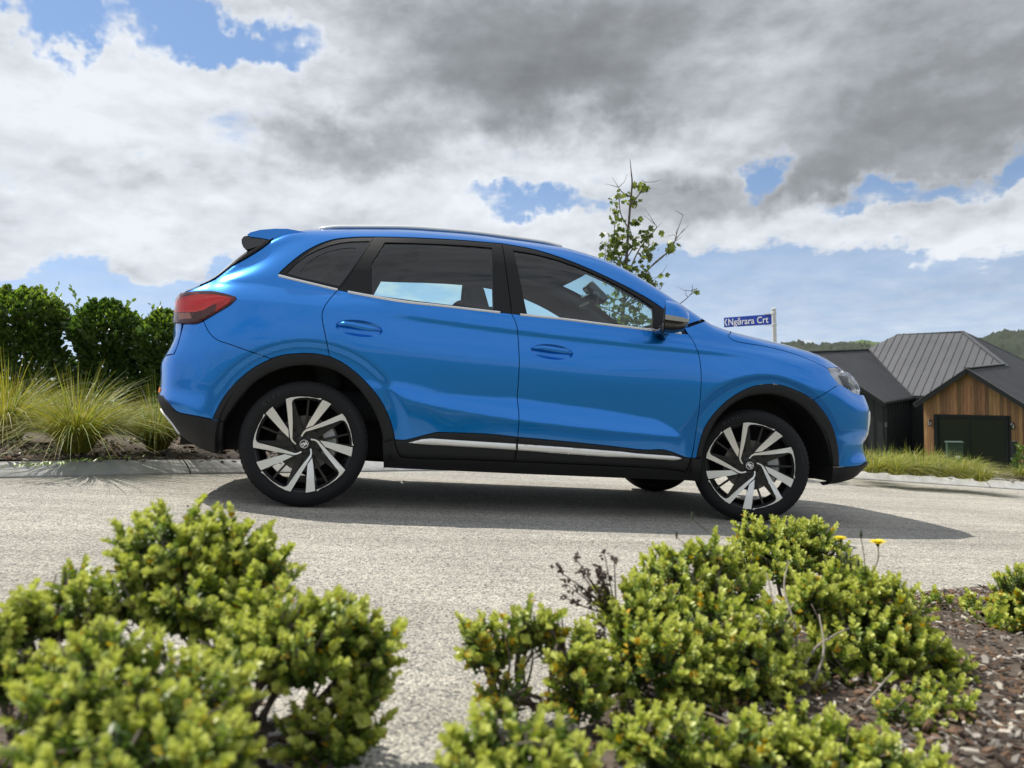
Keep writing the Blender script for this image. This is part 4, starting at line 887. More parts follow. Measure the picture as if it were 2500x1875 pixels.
# near bed that the photographer crouches behind
nb=spline([(-6,-3.6),(-3,-3.15),(-1.4,-3.3),(-.35,-3.5),(.15,-3.85),(.42,-4.0),(.70,-3.75),(1.05,-3.3),(1.6,-2.88),(2.2,-2.62),(3.2,-2.35),(5,-2.2),(8,-2.5)],8)
rows=[]
for q in nb: rows.append([(q[0]+(q[0]-.6)*.05*k,q[1]-o_,.004+.05*smst(0,.35,o_)+.012*nz2(q[0],q[1]-o_,3.,4.)*smst(0,.2,o_)) for k,o_ in enumerate((0,.05,.12,.25,.45,.8,1.3,2.0,3.2,5.))])
b=MB(); b.grid(np.array(rows)); nbed=b.build('front_mulch_bed',SOIL,smooth=True); nbed.matrix_world=MW4; tag(nbed,kind='structure')
BARK=[mat('bark_chip_'+n,c,.9,col2=c2,scale=60,bump=.5,bscale=200,coord='Object') for n,c,c2 in (('brown',(.10,.058,.034),(.17,.10,.06)),('grey',(.22,.20,.175),(.33,.30,.26)),('pale',(.45,.40,.33),(.56,.51,.43)),('dark',(.035,.025,.02),(.08,.055,.04)))]
def chip_geo(r):
    n=r.integers(4,7); a=np.sort(r.uniform(0,2*math.pi,n)); L=1.; wd=r.uniform(.22,.6); P=[(L*.5*math.cos(q),wd*.5*math.sin(q)) for q in np.linspace(0,2*math.pi,n,endpoint=False)+r.uniform(-.3,.3,n)]; h=r.uniform(.06,.16); bend=r.uniform(-.15,.15)
    v=[(x,y,-h/2+bend*x*x) for x,y in P]+[(x*.9,y*.85,h/2+bend*x*x) for x,y in P]; f=[tuple(range(n))[::-1],tuple(range(n,2*n))]+[(i,(i+1)%n,n+(i+1)%n,n+i) for i in range(n)]
    return np.array(v),f
CH=[chip_geo(rng) for _ in range(14)]
CHM=[]; CMAT=[0,1,3,0,3,1,0,2,3,0,1,3,0,1]
for k,(v,f) in enumerate(CH): CHM.append(mesh('bark_chip',v,f,BARK[CMAT[k]],link=False).data)
def rotm(r,flat=.35):
    e=Euler((r.normal(0,flat),r.normal(0,flat),r.uniform(0,2*math.pi))); return e.to_matrix()
def chips(zone,count,smin,smax,parent,objs,hfun,r):
    b=MB(); made=0
    for i in range(count):
        x,y=zone(r); s=r.uniform(smin,smax); h=hfun(x,y)+s*.10; R=rotm(r); k=int(r.integers(len(CH)))
        if made<objs:
            o=place('bark_chip',CHM[k],parent,Matrix.Translation((x,y,h))@R.to_4x4()@Matrix.Scale(s,4)); made+=1
        else:
            v,f=CH[k]; b.k=CMAT[k]; b.add((v*s)@np.array(R).T+np.array([x,y,h]),f)
    if b.v: o=b.build('bark_mulch',BARK,parent); o['kind']='stuff'
def z_near(r):
    while True:
        x=r.uniform(.2,3.2); y=r.uniform(-4.2,-2.4); e=np.interp(x,nb[:,0],nb[:,1])
        if y<e-.02: return x,y
def z_vis(r):     # the open patch of bark by the right-hand shrubs
    while True:
        u=r.uniform(2150,2520); v=r.uniform(1600,1890); p=on_road(u,v,.05); 
        return p[0],p[1]
hn=lambda x,y:.004+.05*smst(0,.35,float(np.interp(x,nb[:,0],nb[:,1])-y))+.006
chips(z_vis,300,.012,.036,nbed,300,hn,rng); chips(z_near,7500,.008,.028,nbed,0,hn,rng)
def z_left(r):
    x=r.uniform(-.45,.35); y=r.uniform(-4.6,-3.5); return x,y
chips(z_left,700,.014,.045,nbed,0,hn,rng)
def z_rear(r):
    while True:
        d=r.uniform(0,dist[-1]); q=kfun(d); i=int(np.clip(np.searchsorted(dist,d),0,len(kc)-1)); o_=r.uniform(.10,1.9)**1.0; x,y=q+n_[i]*o_
        if -5.5<x<2.2 or 4.5<x<10: return x,y
def hr(x,y):
    d=np.hypot(kc[:,0]-x,kc[:,1]-y).min(); return bed_h(d,x,y)+.002
chips(z_rear,6500,.02,.075,bed,0,hr,rng)
# bits lying on the road and kerb
for (u,v,s,k) in ((458,1235,.055,3),(310,1230,.022,3),(1185,1428,.022,3),(1362,1313,.022,3),(2320,1300,.02,3),(1950,1279,.06,0),(2079,1234,.03,3),(2269,1263,.025,3),(930,1268,.02,3),(1157,1158,.02,3),(2150,1197,.03,3),(2255,1193,.03,3)):
    p=on_road(u,v,.003); o=place('bark_chip',CHM[k],rd,Matrix.Translation(p)@Matrix.Rotation(rng.uniform(0,3),4,'Z')@Matrix.Diagonal((s,s*.5,s*.5,1)))

# ================================================================== PLANTS
def leafm(name,c,c2,trans=(.20,1.7),rough=.42,rnd=None,spec=.4): return mat(name,c,rough,col2=c2,scale=30,detail=2,trans=trans,rnd=rnd,spec=spec)
HE=[leafm('young_hebe_leaf',(.42,.47,.08),(.58,.61,.19),(.30,1.4)),leafm('hebe_leaf',(.19,.27,.045),(.28,.35,.07),(.28,1.4)),leafm('old_shaded_hebe_leaf',(.05,.09,.02),(.10,.15,.035)),leafm('yellowed_leaf',(.46,.37,.03),(.52,.30,.03))]  # leaf ages; old inner leaves darkened further, shade painted into their colour
TWIG=mat('grey_twig',(.075,.058,.045),.9,col2=(.16,.135,.11),scale=60,bump=.4,bscale=300); DTWIG=mat('dark_twig',(.030,.020,.016),.9,col2=(.06,.04,.03),scale=60)
def leaf_quad(b,base,d,up,L,wd,cup=.25,k=0):
    d=d/np.linalg.norm(d); s=np.cross(d,up); s/=np.linalg.norm(s)+1e-9; n=np.cross(s,d); b.k=k
    p=[base,base+d*L*.35-s*wd*.46+n*wd*cup,base+d*L*.75-s*wd*.42+n*wd*cup,base+d*L,base+d*L*.75+s*wd*.42+n*wd*cup,base+d*L*.35+s*wd*.46+n*wd*cup,base+d*L*.4,base+d*L*.78]
    b.add(p,[(0,6,1),(1,6,7,2),(2,7,3),(0,5,6),(6,5,4,7),(7,4,3)])
def shoot(r,b=None,M_=None,yel=.04):
    bb=MB(); L=r.uniform(.050,.078); n=14
    bend=np.array([r.normal(0,.012),r.normal(0,.012),0]); f=lambda t:np.array([0,0,L*t])+bend*t*t
    bb.k=4; bb.tube([f(0),f(.5),f(.95)],[.0016,.0014,.0009],4,False)
    for i in range(n):
        t=.12+.88*(i/(n-1))**.85; c=f(t); a0=i*math.pi/2+r.normal(0,.15); tilt=rad(78-50*t**1.6)
        for q in range(2):
            a=a0+math.pi*q+r.normal(0,.12); rdv=np.array([math.cos(a),math.sin(a),0]); ti=tilt+r.normal(0,.12); d=rdv*math.sin(ti)+np.array([0,0,1.])*math.cos(ti)
            kk=0 if t>.80 else (1 if t>.45 else 2)
            if r.random()<yel*(1.6-t): kk=3
            leaf_quad(bb,c,d,np.array([0,0,1.]),r.uniform(.0122,.0160)*(1 if t<.9 else .75),r.uniform(.0092,.0114)*(1 if t<.9 else .8),.22,kk)
    return bb
SH=[]; SHY=[]
for i in range(8):
    bb=shoot(rng,yel=.035); o=bb.build('leafy_shoot',HE+[TWIG],smooth=True); SH.append((np.array(bb.v),bb.f,bb.m,o.data)); bpy.data.objects.remove(o)
for i in range(4):
    bb=shoot(rng,yel=.35); o=bb.build('leafy_shoot',HE+[TWIG],smooth=True); SHY.append((np.array(bb.v),bb.f,bb.m,o.data)); bpy.data.objects.remove(o)
def basis(d,r):
    d=d/np.linalg.norm(d); a=np.cross(d,[0,0,1]) if abs(d[2])<.95 else np.array([1.,0,0]); a/=np.linalg.norm(a); b_=np.cross(d,a); q=r.uniform(0,2*math.pi)
    x=a*math.cos(q)+b_*math.sin(q); y=np.cross(d,x); return np.stack([x,y,d],1)
UPW=np.array([0,0,1.])
def gz(x,y):     # plumb height of the street plane at a world position
    return plane_z(x,y)
def shrub(name,lobes,base,label,group,seed,yel=0.,sp=.026,dead=False,scale=1.12):
    r=np.random.default_rng(seed); bu,bv,bd=base; B0=at_depth(bu,bv,bd); B0[2]=gz(B0[0],B0[1])+.03
    root=empty(name,Matrix.Translation(Vector(B0)),label,'shrub',group)
    inv=-B0; items=[]; br=MB()
    for (u,v,rx,ry,d) in lobes:
        c=at_depth(u,v,d); fz=.98; ax=fz*rx/FPX*d; az=fz*ry/FPX*d; ay=min(ax,.16)*.9
        area=2*math.pi*((ax*az)**1.6+(ax*ay)**1.6+(ay*az)**1.6)**(1/1.6)/3**(1/1.6)*1.35; n=int(area/(sp*sp)); n=max(n,12)
        for i in range(n):
            h=r.uniform(-.62,1); q=r.uniform(0,2*math.pi); k=math.sqrt(max(0,1-h*h)); nn=np.array([k*math.cos(q),k*math.sin(q),h])
            loc=RGT*nn[0]*ax+FWD*nn[1]*ay+UPW*nn[2]*az; dr=RGT*nn[0]/ax+FWD*nn[1]/ay+UPW*nn[2]/az; dr/=np.linalg.norm(dr); dr=dr+UPW*r.uniform(.55,1.1)+r.normal(0,.16,3); dr/=np.linalg.norm(dr)
            tip=c+loc*r.uniform(.86,1.06); 
            s_=r.choice([.72,.85,1.,1.1,1.22])*r.uniform(.92,1.08)*scale; pos=tip-dr*.060*s_
            if pos[2]<gz(pos[0],pos[1])+.015: continue
            items.append((pos,dr,s_,c))
        # branch from the base into the lobe
        mid=(B0+c)/2+np.array([r.normal(0,.02),r.normal(0,.02),-.02]); P=spline([B0+r.normal(0,.015,3)*np.array([1,1,0]),mid,c],6); br.tube(P-B0,np.linspace(.0065,.0032,len(P)),6)
        for q in range(7):
            h=r.uniform(0,1); a=r.uniform(0,2*math.pi); e=c+RGT*math.cos(a)*ax*.75+FWD*math.sin(a)*ay*.75+UPW*az*r.uniform(-.1,.7); st=P[r.integers(3,len(P))]; P2=spline([st,(st+e)/2+r.normal(0,.008,3),e],4); br.tube(P2-B0,np.linspace(.003,.0014,len(P2)),5)
    br.build('branches',TWIG,root,smooth=True)['kind']='stuff'
    items.sort(key=lambda t:np.linalg.norm(t[0]-CW)); order=r.permutation(len(items)) if len(items)<=300 else None
    fb=MB()
    pick=set(range(min(280,len(items))))
    for i,(pos,dr,s_,c) in enumerate(items):
        src=SHY if r.random()<yel else SH; k=int(r.integers(len(src))); R=basis(dr,r)
        if i in pick:
            M_=Matrix.Identity(4)
            for a in range(3):
                for q in range(3): M_[a][q]=R[a][q]*s_
                M_[a][3]=pos[a]-B0[a]
            place('leafy_shoot',src[k][3],root,M_)
        else:
            v,f,m_,_=src[k]; n0=len(fb.v); fb.v+=[tuple(p) for p in (v*s_)@R.T+(pos-B0)]; fb.f+=[tuple(j+n0 for j in q) for q in f]; fb.m+=list(m_)
    if fb.v: fb.build('foliage',HE+[TWIG],root,smooth=True,kind='stuff')
    return root
GH='low green hebe shrubs in the near bed'
shrub('hebe_shrub',[(430,1335,140,95,1.40),(560,1335,110,80,1.42),(645,1390,75,75,1.38),(330,1440,110,85,1.33),(490,1450,140,80,1.32),(610,1480,100,65,1.28),(800,1540,120,90,1.25),(900,1590,80,90,1.25),(720,1590,120,85,1.2),(870,1690,95,55,1.22),(570,1590,110,70,1.17),(800,1780,130,60,1.18),(690,1500,90,60,1.25)],(600,1800,1.25),'tall green hebe with a pointed top in front of the rear wheel',GH,1)
shrub('hebe_shrub',[(330,1690,170,95,.94),(480,1730,140,95,.92),(180,1730,130,100,.90),(380,1830,210,80,.84),(130,1850,140,70,.82),(540,1830,80,70,.88),(240,1600,120,70,1.0)],(350,1900,.95),'broad blurred hebe below the pointed one, closest of all the shrubs to the photographer',GH,2)
shrub('hebe_shrub',[(150,1480,95,60,1.25),(175,1420,50,45,1.3),(50,1510,60,60,1.2),(10,1640,70,70,1.12),(230,1490,50,50,1.28),(-10,1560,50,60,1.15)],(60,1760,1.2),'hebe with a bare forked stem beside the pointed hebe, cut by the photo edge',GH,3)
shrub('hebe_shrub',[(1185,1570,75,60,1.45),(1275,1530,45,55,1.47),(1345,1530,40,60,1.47),(1240,1690,70,35,1.4),(1400,1600,65,75,1.42),(1420,1690,80,50,1.38)],(1330,1790,1.42),'small yellowish hebe on spreading bare twigs at the road edge',GH,4,yel=.42)
shrub('hebe_shrub',[(1650,1420,100,80,1.72),(1740,1360,50,55,1.75),(1780,1440,90,70,1.72),(1570,1490,110,80,1.62),(1700,1530,140,80,1.58),(1600,1620,140,100,1.48),(1780,1620,130,90,1.5),(1890,1560,70,85,1.6),(1690,1730,140,75,1.45),(1850,1740,100,70,1.47),(1540,1740,70,50,1.42),(1470,1640,60,70,1.45),(1640,1800,110,55,1.17),(1780,1815,100,50,1.17),(1560,1790,80,50,1.2),(1860,1800,70,45,1.2),(1900,1660,60,60,1.52)],(1680,1830,1.5),'large rounded green hebe below the front wheel',GH,5,yel=.05)
shrub('hebe_shrub',[(2060,1450,110,65,1.85),(1985,1470,60,55,1.8),(2160,1490,100,80,1.8),(2120,1570,150,80,1.75),(2230,1620,100,85,1.7),(2320,1660,55,80,1.7),(1995,1680,70,50,1.6),(2070,1730,100,55,1.6),(2260,1740,90,50,1.62),(2010,1590,60,50,1.7),(2150,1665,110,55,1.64),(2300,1710,80,50,1.5),(2210,1760,90,45,1.4),(1975,1770,70,40,1.3)],(2120,1800,1.65),'green hebe showing grey bare branches beside open bark mulch',GH,6,yel=.10)
shrub('hebe_shrub',[(1880,1305,85,42,2.3),(1970,1315,75,42,2.3),(2040,1375,60,40,2.25),(1900,1370,90,40,2.2),(1800,1370,50,35,2.2)],(1930,1420,2.25),'compact hebe touching the front tyre in the picture, behind the large hebe',GH,7,yel=.05)
shrub('hebe_shrub',[(2490,1470,70,90,2.2),(2430,1545,70,55,2.15),(2470,1610,80,60,2.05),(2290,1480,60,38,2.4),(2345,1530,60,45,2.3),(2390,1490,55,40,2.35),(2380,1600,60,45,2.1),(2510,1560,60,80,2.1),(2475,1680,65,45,1.9),(2410,1650,50,40,1.95)],(2430,1680,2.2),'loose hebe with yellowed leaves by the road edge beside the yellow flowers',GH,8,yel=.35)
shrub('hebe_shrub',[(1230,1805,120,60,.98),(1340,1840,110,50,.95),(1140,1865,80,35,.95),(1420,1865,60,35,.97)],(1270,1920,1.0),'low blurred hebe top just in front of the yellowish hebe',GH,9)
shrub('hebe_shrub',[(1920,1850,90,55,1.20),(2030,1825,100,60,1.22),(2140,1845,90,50,1.20),(2240,1868,60,35,1.2),(1980,1880,120,40,1.15),(1850,1870,80,40,1.15)],(2050,1900,1.28),'low hebe tops standing in bark mulch below the branching hebe',GH,10)
GREYT=mat('bare_grey_branch',(.20,.17,.145),.9,col2=(.32,.29,.25),scale=40,bump=.4,bscale=200)
def bare(lab,paths):
    B0=at_depth(*paths[0][0]); B0[2]=gz(B0[0],B0[1])+.05; root=empty('bare_branches',Matrix.Translation(Vector(B0)),lab,'branches')
    for P in paths:
        b=MB(); c=spline([at_depth(q[0],q[1],q[2]+.09)-B0 for q in P],6); b.tube(c,np.linspace(.0042,.0012,len(c)),6); b.build('branch',GREYT,root,smooth=True)
bare('bare grey woody branches between the large hebe and the branching hebe',[[(1925,1740,1.50),(1915,1600,1.50),(1890,1480,1.55),(1872,1400,1.6)],[(1930,1700,1.50),(1945,1560,1.52),(1915,1440,1.6),(1925,1370,1.65)],[(1935,1680,1.5),(1985,1590,1.52),(2030,1555,1.55),(2080,1530,1.6)],[(1940,1640,1.5),(1900,1540,1.52),(1940,1470,1.58)],[(1960,1720,1.48),(2010,1600,1.5),(2000,1500,1.58)],[(2055,1790,1.36),(2110,1720,1.38),(2180,1640,1.42)]])
# dead flower head on the large hebe, bare grey branches of its neighbour
def inflor(u,v,d,n,spread,tgt,seed,lab):
    r=np.random.default_rng(seed); p0=at_depth(u,v,d); root=empty('dead_flower_head',Matrix.Translation(Vector(p0)),lab,'flower head')
    b=MB(); hb=[]
    for i in range(n):
        e=at_depth(tgt[0]+r.normal(0,spread[0]),tgt[1]+r.normal(0,spread[1]),d+r.normal(0,.02)); m_=(p0+e)/2+UPW*r.uniform(-.012,.004); P=spline([p0-p0,m_-p0,e-p0],5); b.tube(P,np.linspace(.0022,.0011,len(P)),5); hb.append(e-p0)
    b.build('stalks',DTWIG,root,smooth=True)['kind']='stuff'
    for e in hb:
        q=MB()
        for k in range(7):
            c=e+r.normal(0,.0045,3); dd=r.normal(0,1,3); dd/=np.linalg.norm(dd); leaf_quad(q,c,dd+UPW*.4,UPW,.013,.009,.35,0)
        q.build('seed_head',DTWIG,root)
inflor(1505,1497,1.62,22,(42,38),(1445,1425),11,'wide dark brown dried flower head on bare stalks beside the large hebe'); inflor(1480,1560,1.55,5,(12,10),(1455,1543),12,'small dark brown dried tuft between the yellowish hebe and the large hebe')
def stem_thing(name,label,pts,d,rad0,top,cat,seed,group=None):
    P=[at_depth(u,v,d) for u,v in pts]; B0=P[0]; root=empty(name,Matrix.Translation(Vector(B0)),label,cat,group); r=np.random.default_rng(seed)
    c=spline([p-B0 for p in P],6); b=MB(); b.tube(c,rad0,6); b.build('stem',mat('green_stem',(.085,.10,.045),.7),root,smooth=True); return root,c[-1],r
YEL=mat('hawkbit_yellow',(.86,.70,.0),.6,trans=(.3,1.0)); SEP=mat('hawkbit_sepal',(.06,.075,.045),.8)
def hawkbit(pts,d,rpx,label,seed):
    root,t,r=stem_thing('hawkbit_flower',label,pts,d,.0013,None,'flower',seed); R=rpx/FPX*d
    b=MB(); b.lathe([(.0013,-.010),(.0034,-.006),(.0052,0),(.004,.002)],10,'z'); o=b.build('calyx',SEP,root,smooth=True); o.location=t
    for ring,(k,l,el) in enumerate(((16,1.,.10),(14,.78,.28),(10,.5,.5))):
        pm=MB(); 
        for i in range(k):
            a=2*math.pi*i/k+ring*.2+r.normal(0,.05); dd=np.array([math.cos(a),math.sin(a),el+r.normal(0,.05)]); leaf_quad(pm,np.array([0,0,.002]),dd,UPW,R*l*r.uniform(.92,1.05),R*.30,.05,0)
        o=pm.build('petals',YEL,root); o.location=t; o['kind']='stuff'
hawkbit([(2052,1400),(2054,1355),(2052,1316)],1.85,17,'small yellow hawkbit flower beside the compact hebe',21)
hawkbit([(2128,1400),(2144,1365),(2143,1326)],1.75,23,'larger yellow hawkbit flower on a curved stalk',22)
def bud(pts,d,label,seed,s=1.):
    root,t,r=stem_thing('flower_bud',label,pts,d,.0010,None,'flower bud',seed); dv=t-np.zeros(3); 
    b=MB(); b.lathe([(.001,-.002),(.0032*s,.003),(.0036*s,.009),(.0024*s,.015),(.0004,.017)],10,'z'); o=b.build('bud',SEP,root,smooth=True); o.location=t
bud([(2112,1400),(2110,1360),(2102,1312)],1.75,'closed bud standing upright between the two yellow flowers',23); bud([(2060,1395),(2066,1365)],1.8,'fat bud below the small yellow flower',24,1.2); bud([(2060,1372),(2080,1376),(2096,1382)],1.8,'drooping bud leaning away from the small yellow flower',25,.9)
bud([(1680,1340),(1665,1322),(1652,1314)],1.7,'thin stalk with a bud leaning over the road',26,.8); bud([(1730,1300),(1712,1285),(1690,1268)],1.7,'thin dry stalk with a bud beside the front tyre',27,.7); bud([(2335,1560),(2325,1500),(2305,1450)],2.0,'thin dry stalk between the branching hebe and the loose hebe',28,.5)

# ---- tussock grasses
TUS=[leafm('tussock_yellow',(.24,.26,.04),(.36,.33,.06),(.35,1.4),.45,rnd=(.01,.15)),leafm('tussock_green',(.14,.20,.035),(.20,.25,.05),(.35,1.4),.45,rnd=(.01,.15)),leafm('tussock_straw',(.45,.38,.22),(.52,.45,.28),(.3,1.1),.5)]
def tussock_mesh(r,n,H,sp,wd,straw=.05,wind=(0,0)):
    b=MB()
    for i in range(n):
        a=r.uniform(0,2*math.pi); ln_=H*r.uniform(.6,1.15); lean=min(abs(r.normal(.62,.26)),1.05)*sp; base=np.array([math.cos(a),math.sin(a),0])*r.uniform(0,.075); d=np.array([math.cos(a),math.sin(a),0]); d=d+np.array([wind[0],wind[1],0])*r.uniform(.3,1)
        w0=wd*r.uniform(.7,1.2); sd=np.array([-math.sin(a+r.normal(0,.6)),math.cos(a+r.normal(0,.6)),0]); vs=[]
        for t in np.linspace(0,1,6):
            c=base+d*ln_*lean*(t**1.6)*.85+UPW*ln_*(t-.48*lean*t**2.4); c[2]=max(c[2],.02); ww=w0*(1-t**2.2)*.5+.0003; vs+= [c-sd*ww,c+sd*ww]
        k=2 if r.random()<straw else (0 if r.random()<.62 else 1); b.k=k; b.add(vs,[(2*j,2*j+1,2*j+3,2*j+2) for j in range(5)])
    o=b.build('blades',TUS); me=o.data; bpy.data.objects.remove(o); return me
TM=[tussock_mesh(rng,1200,.66,1.8,.0055,.05,(.28,-.05)) for _ in range(4)]; TM2=[tussock_mesh(rng,420,.29,2.0,.0050,.05,(.35,0)) for _ in range(3)]
def tussock(p,me,s,label,group):
    z=gz(p[0],p[1]); root=empty('grass_tussock',Matrix.Translation((p[0],p[1],p[2]))@Matrix.Rotation(rng.uniform(-.6,.6),4,'Z')@Matrix.Scale(s,4),label,'grass',group); o=place('blades',me,root); o['kind']='stuff'
LG='tussock grasses in front of the hedge'
for i,(u,v,h,s,lab) in enumerate(((190,1112,.1,1.0,'big yellow-green tussock grass spilling towards the kerb'),(385,1104,.1,.86,'yellow-green tussock grass behind the rear bumper'),(20,1085,.1,1.05,'tussock grass cut by the photo edge in front of the hedge'),(100,1050,.1,1.0,'tussock grass in the back row between two others'),(290,1040,.1,1.05,'tussock grass in the back row under the middle hedge bush'),(400,1030,.1,1.0,'tussock grass in the back row beside the car tail'),(-40,1045,.1,1.1,'tussock grass beyond the one cut by the photo edge'),(210,1010,.1,1.0,'tussock grass close under the hedge'),(60,1008,.1,1.0,'tussock grass close under the largest hedge bush'))):
    p=w(on_road(u,v,h)); tussock(p,TM[i%4],s,lab,LG)
RG='tussock grasses on the verge by the house'
for i,(u,v,s) in enumerate(((2135,1158,1.15),(2190,1163,1.15),(2245,1165,1.2),(2300,1168,1.1),(2350,1172,1.05),(2395,1178,.85),(2165,1145,1.2),(2222,1147,1.25),(2280,1150,1.2),(2335,1155,1.1),(2375,1158,1.0),(2110,1150,1.1),(2490,1165,.8))):
    p=w(on_road(u,v,.12)); tussock(p,TM2[i%3],s,'olive tussock grass on the verge beside the path' if u==2490 else 'olive tussock grass in the row on the far kerb',RG)
WEED=leafm('weed_leaf',(.12,.19,.04),(.18,.24,.06))
for (u,v,n) in ((100,1140,60),(225,1128,50),(60,1110,50)):
    p=w(on_road(u,v,.09)); root=empty('ground_weed',Matrix.Translation(Vector(p)),{100:'flat green weed growing at the kerb edge',225:'flat green weed under the big tussock',60:'flat green weed in the bark by the photo edge'}[u],'weed'); b=MB()
    for i in range(n):
        a=rng.uniform(0,2*math.pi); q=np.array([rng.normal(0,.10),rng.normal(0,.05),.01]); leaf_quad(b,q,np.array([math.cos(a),math.sin(a),.5]),UPW,.035,.014,.1)
    b.build('leaves',WEED,root)['kind']='stuff'

# ---- hedge bushes
GL=[leafm('hedge_leaf',(.042,.082,.016),(.075,.125,.026),(.25,2.0),.30,rnd=(.01,.25),spec=.6),leafm('hedge_leaf_young',(.10,.16,.025),(.14,.20,.035),(.35,1.9),.32,rnd=(.01,.2),spec=.6)]
def oval_leaf(mt):
    b=MB(); leaf_quad(b,np.zeros(3),np.array([0,0,1.]),np.array([0,1.,0]),1.,.56,.22); o=b.build('leaf',mt,smooth=True); me=o.data; bpy.data.objects.remove(o); return np.array(b.v),b.f,me
OL=[oval_leaf(g) for g in GL]
def bush(u,v0,v1,wpx,d,label,seed,nl=5200):
    r=np.random.default_rng(seed); base=at_depth(u,v0,d); gzz=terrain_z(base[0],base[1])+.05 if False else base[2]; top=at_depth(u,v1,d)[2]; H=top-gzz; Rx=wpx/2/FPX*d
    root=empty('hedge_bush',Matrix.Translation((base[0],base[1],gzz)),label,'bush','hedge bushes along the back of the bed'); items=[]
    tb=MB()
    for k in range(7):
        a=r.uniform(0,2*math.pi); e=np.array([math.cos(a)*Rx*.6,math.sin(a)*Rx*.6,H*r.uniform(.6,.92)]); tb.tube(spline([np.array([r.normal(0,.04),r.normal(0,.04),-.1]),e*np.array([.4,.4,.45]),e],6),np.linspace(.018,.005,13),6)
    tb.build('stems',DTWIG,root,smooth=True)['kind']='stuff'
    for i in range(nl):
        h=r.uniform(0.02,1)**.8; prof=min(1,(1.02-h)/.25)**.55*(.82+.18*math.sin(h*9+seed)); a=r.uniform(0,2*math.pi); q=r.uniform(.35,1.0)**.45*(1+.10*math.sin(3*a+seed)+.08*math.sin(7*a+h*11)); pos=np.array([math.cos(a)*Rx*prof*q,math.sin(a)*Rx*.9*prof*q,H*h*(1+.03*math.sin(5*a))])
        dr=np.array([math.cos(a),math.sin(a),r.uniform(.2,1.6)])+r.normal(0,.45,3); young=(h>.80 and q>.72 and r.random()<.55) or r.random()<.04; items.append((pos,dr/np.linalg.norm(dr),r.uniform(.055,.085)*(1. if not young else .85),int(young)))
    for k in range(11):     # sprigs that stand out of the outline
        a=r.uniform(0,2*math.pi); hh=r.uniform(.86,1.02); c0=np.array([math.cos(a)*Rx*.62,math.sin(a)*Rx*.6,H*hh*.97]); L=r.uniform(.08,.20)
        for j in range(7): items.append((c0+UPW*L*j/6+np.array([math.cos(a),math.sin(a),0])*L*.35*j/6,np.array([r.normal(0,1),r.normal(0,1),1.2]),r.uniform(.045,.065),1))
    items=[(p,d_/np.linalg.norm(d_),s,k) for p,d_,s,k in items]; W0=np.array([base[0],base[1],gzz])
    items.sort(key=lambda t:np.linalg.norm(t[0]+W0-CW)); fb=MB()
    for i,(p,dr,s,k) in enumerate(items):
        R=basis(dr,r)
        if i<300:
            M_=Matrix.Identity(4)
            for x in range(3):
                for y in range(3): M_[x][y]=R[x][y]*s
                M_[x][3]=p[x]
            place('leaf',OL[k][2],root,M_)
        else: fb.k=k; fb.add((OL[k][0]*s)@R.T+p,OL[k][1])
    fb.build('foliage',GL,root,smooth=True,kind='stuff')
bush(60,1000,714,240,8.0,'largest dark green hedge bush, cut by the photo edge',31,7000); bush(264,1000,743,168,8.2,'middle dark green hedge bush with young tips',32); bush(415,1000,768,165,8.4,'hedge bush partly behind the car tail',33)

# ---- young street tree
BARKT=mat('tree_bark',(.085,.07,.055),.9,col2=(.15,.125,.10),scale=20,bump=.4); TLF=[leafm('tulip_leaf',(.060,.085,.016),(.10,.12,.026),(.28,1.6),.4,rnd=(.012,.25)),leafm('tulip_leaf_light',(.12,.16,.035),(.17,.20,.05),(.4,1.6),.4,rnd=(.012,.2))]
def lobed(mt):
    P=[(0,0),(.22,-.02),(.42,.10),(.50,.30),(.33,.38),(.40,.58),(.34,.80),(.14,.72),(0,.62),(-.14,.72),(-.34,.80),(-.40,.58),(-.33,.38),(-.50,.30),(-.42,.10),(-.22,-.02)]
    v=[(x,.12*abs(x)+.1*y*y,y) for x,y in P]+[(0,.05,.35)]; n=len(P); o=mesh('leaf',v,[(i,(i+1)%n,n) for i in range(n)],mt,smooth=True); me=o.data; bpy.data.objects.remove(o); return me
TL_=[lobed(m_) for m_ in TLF]
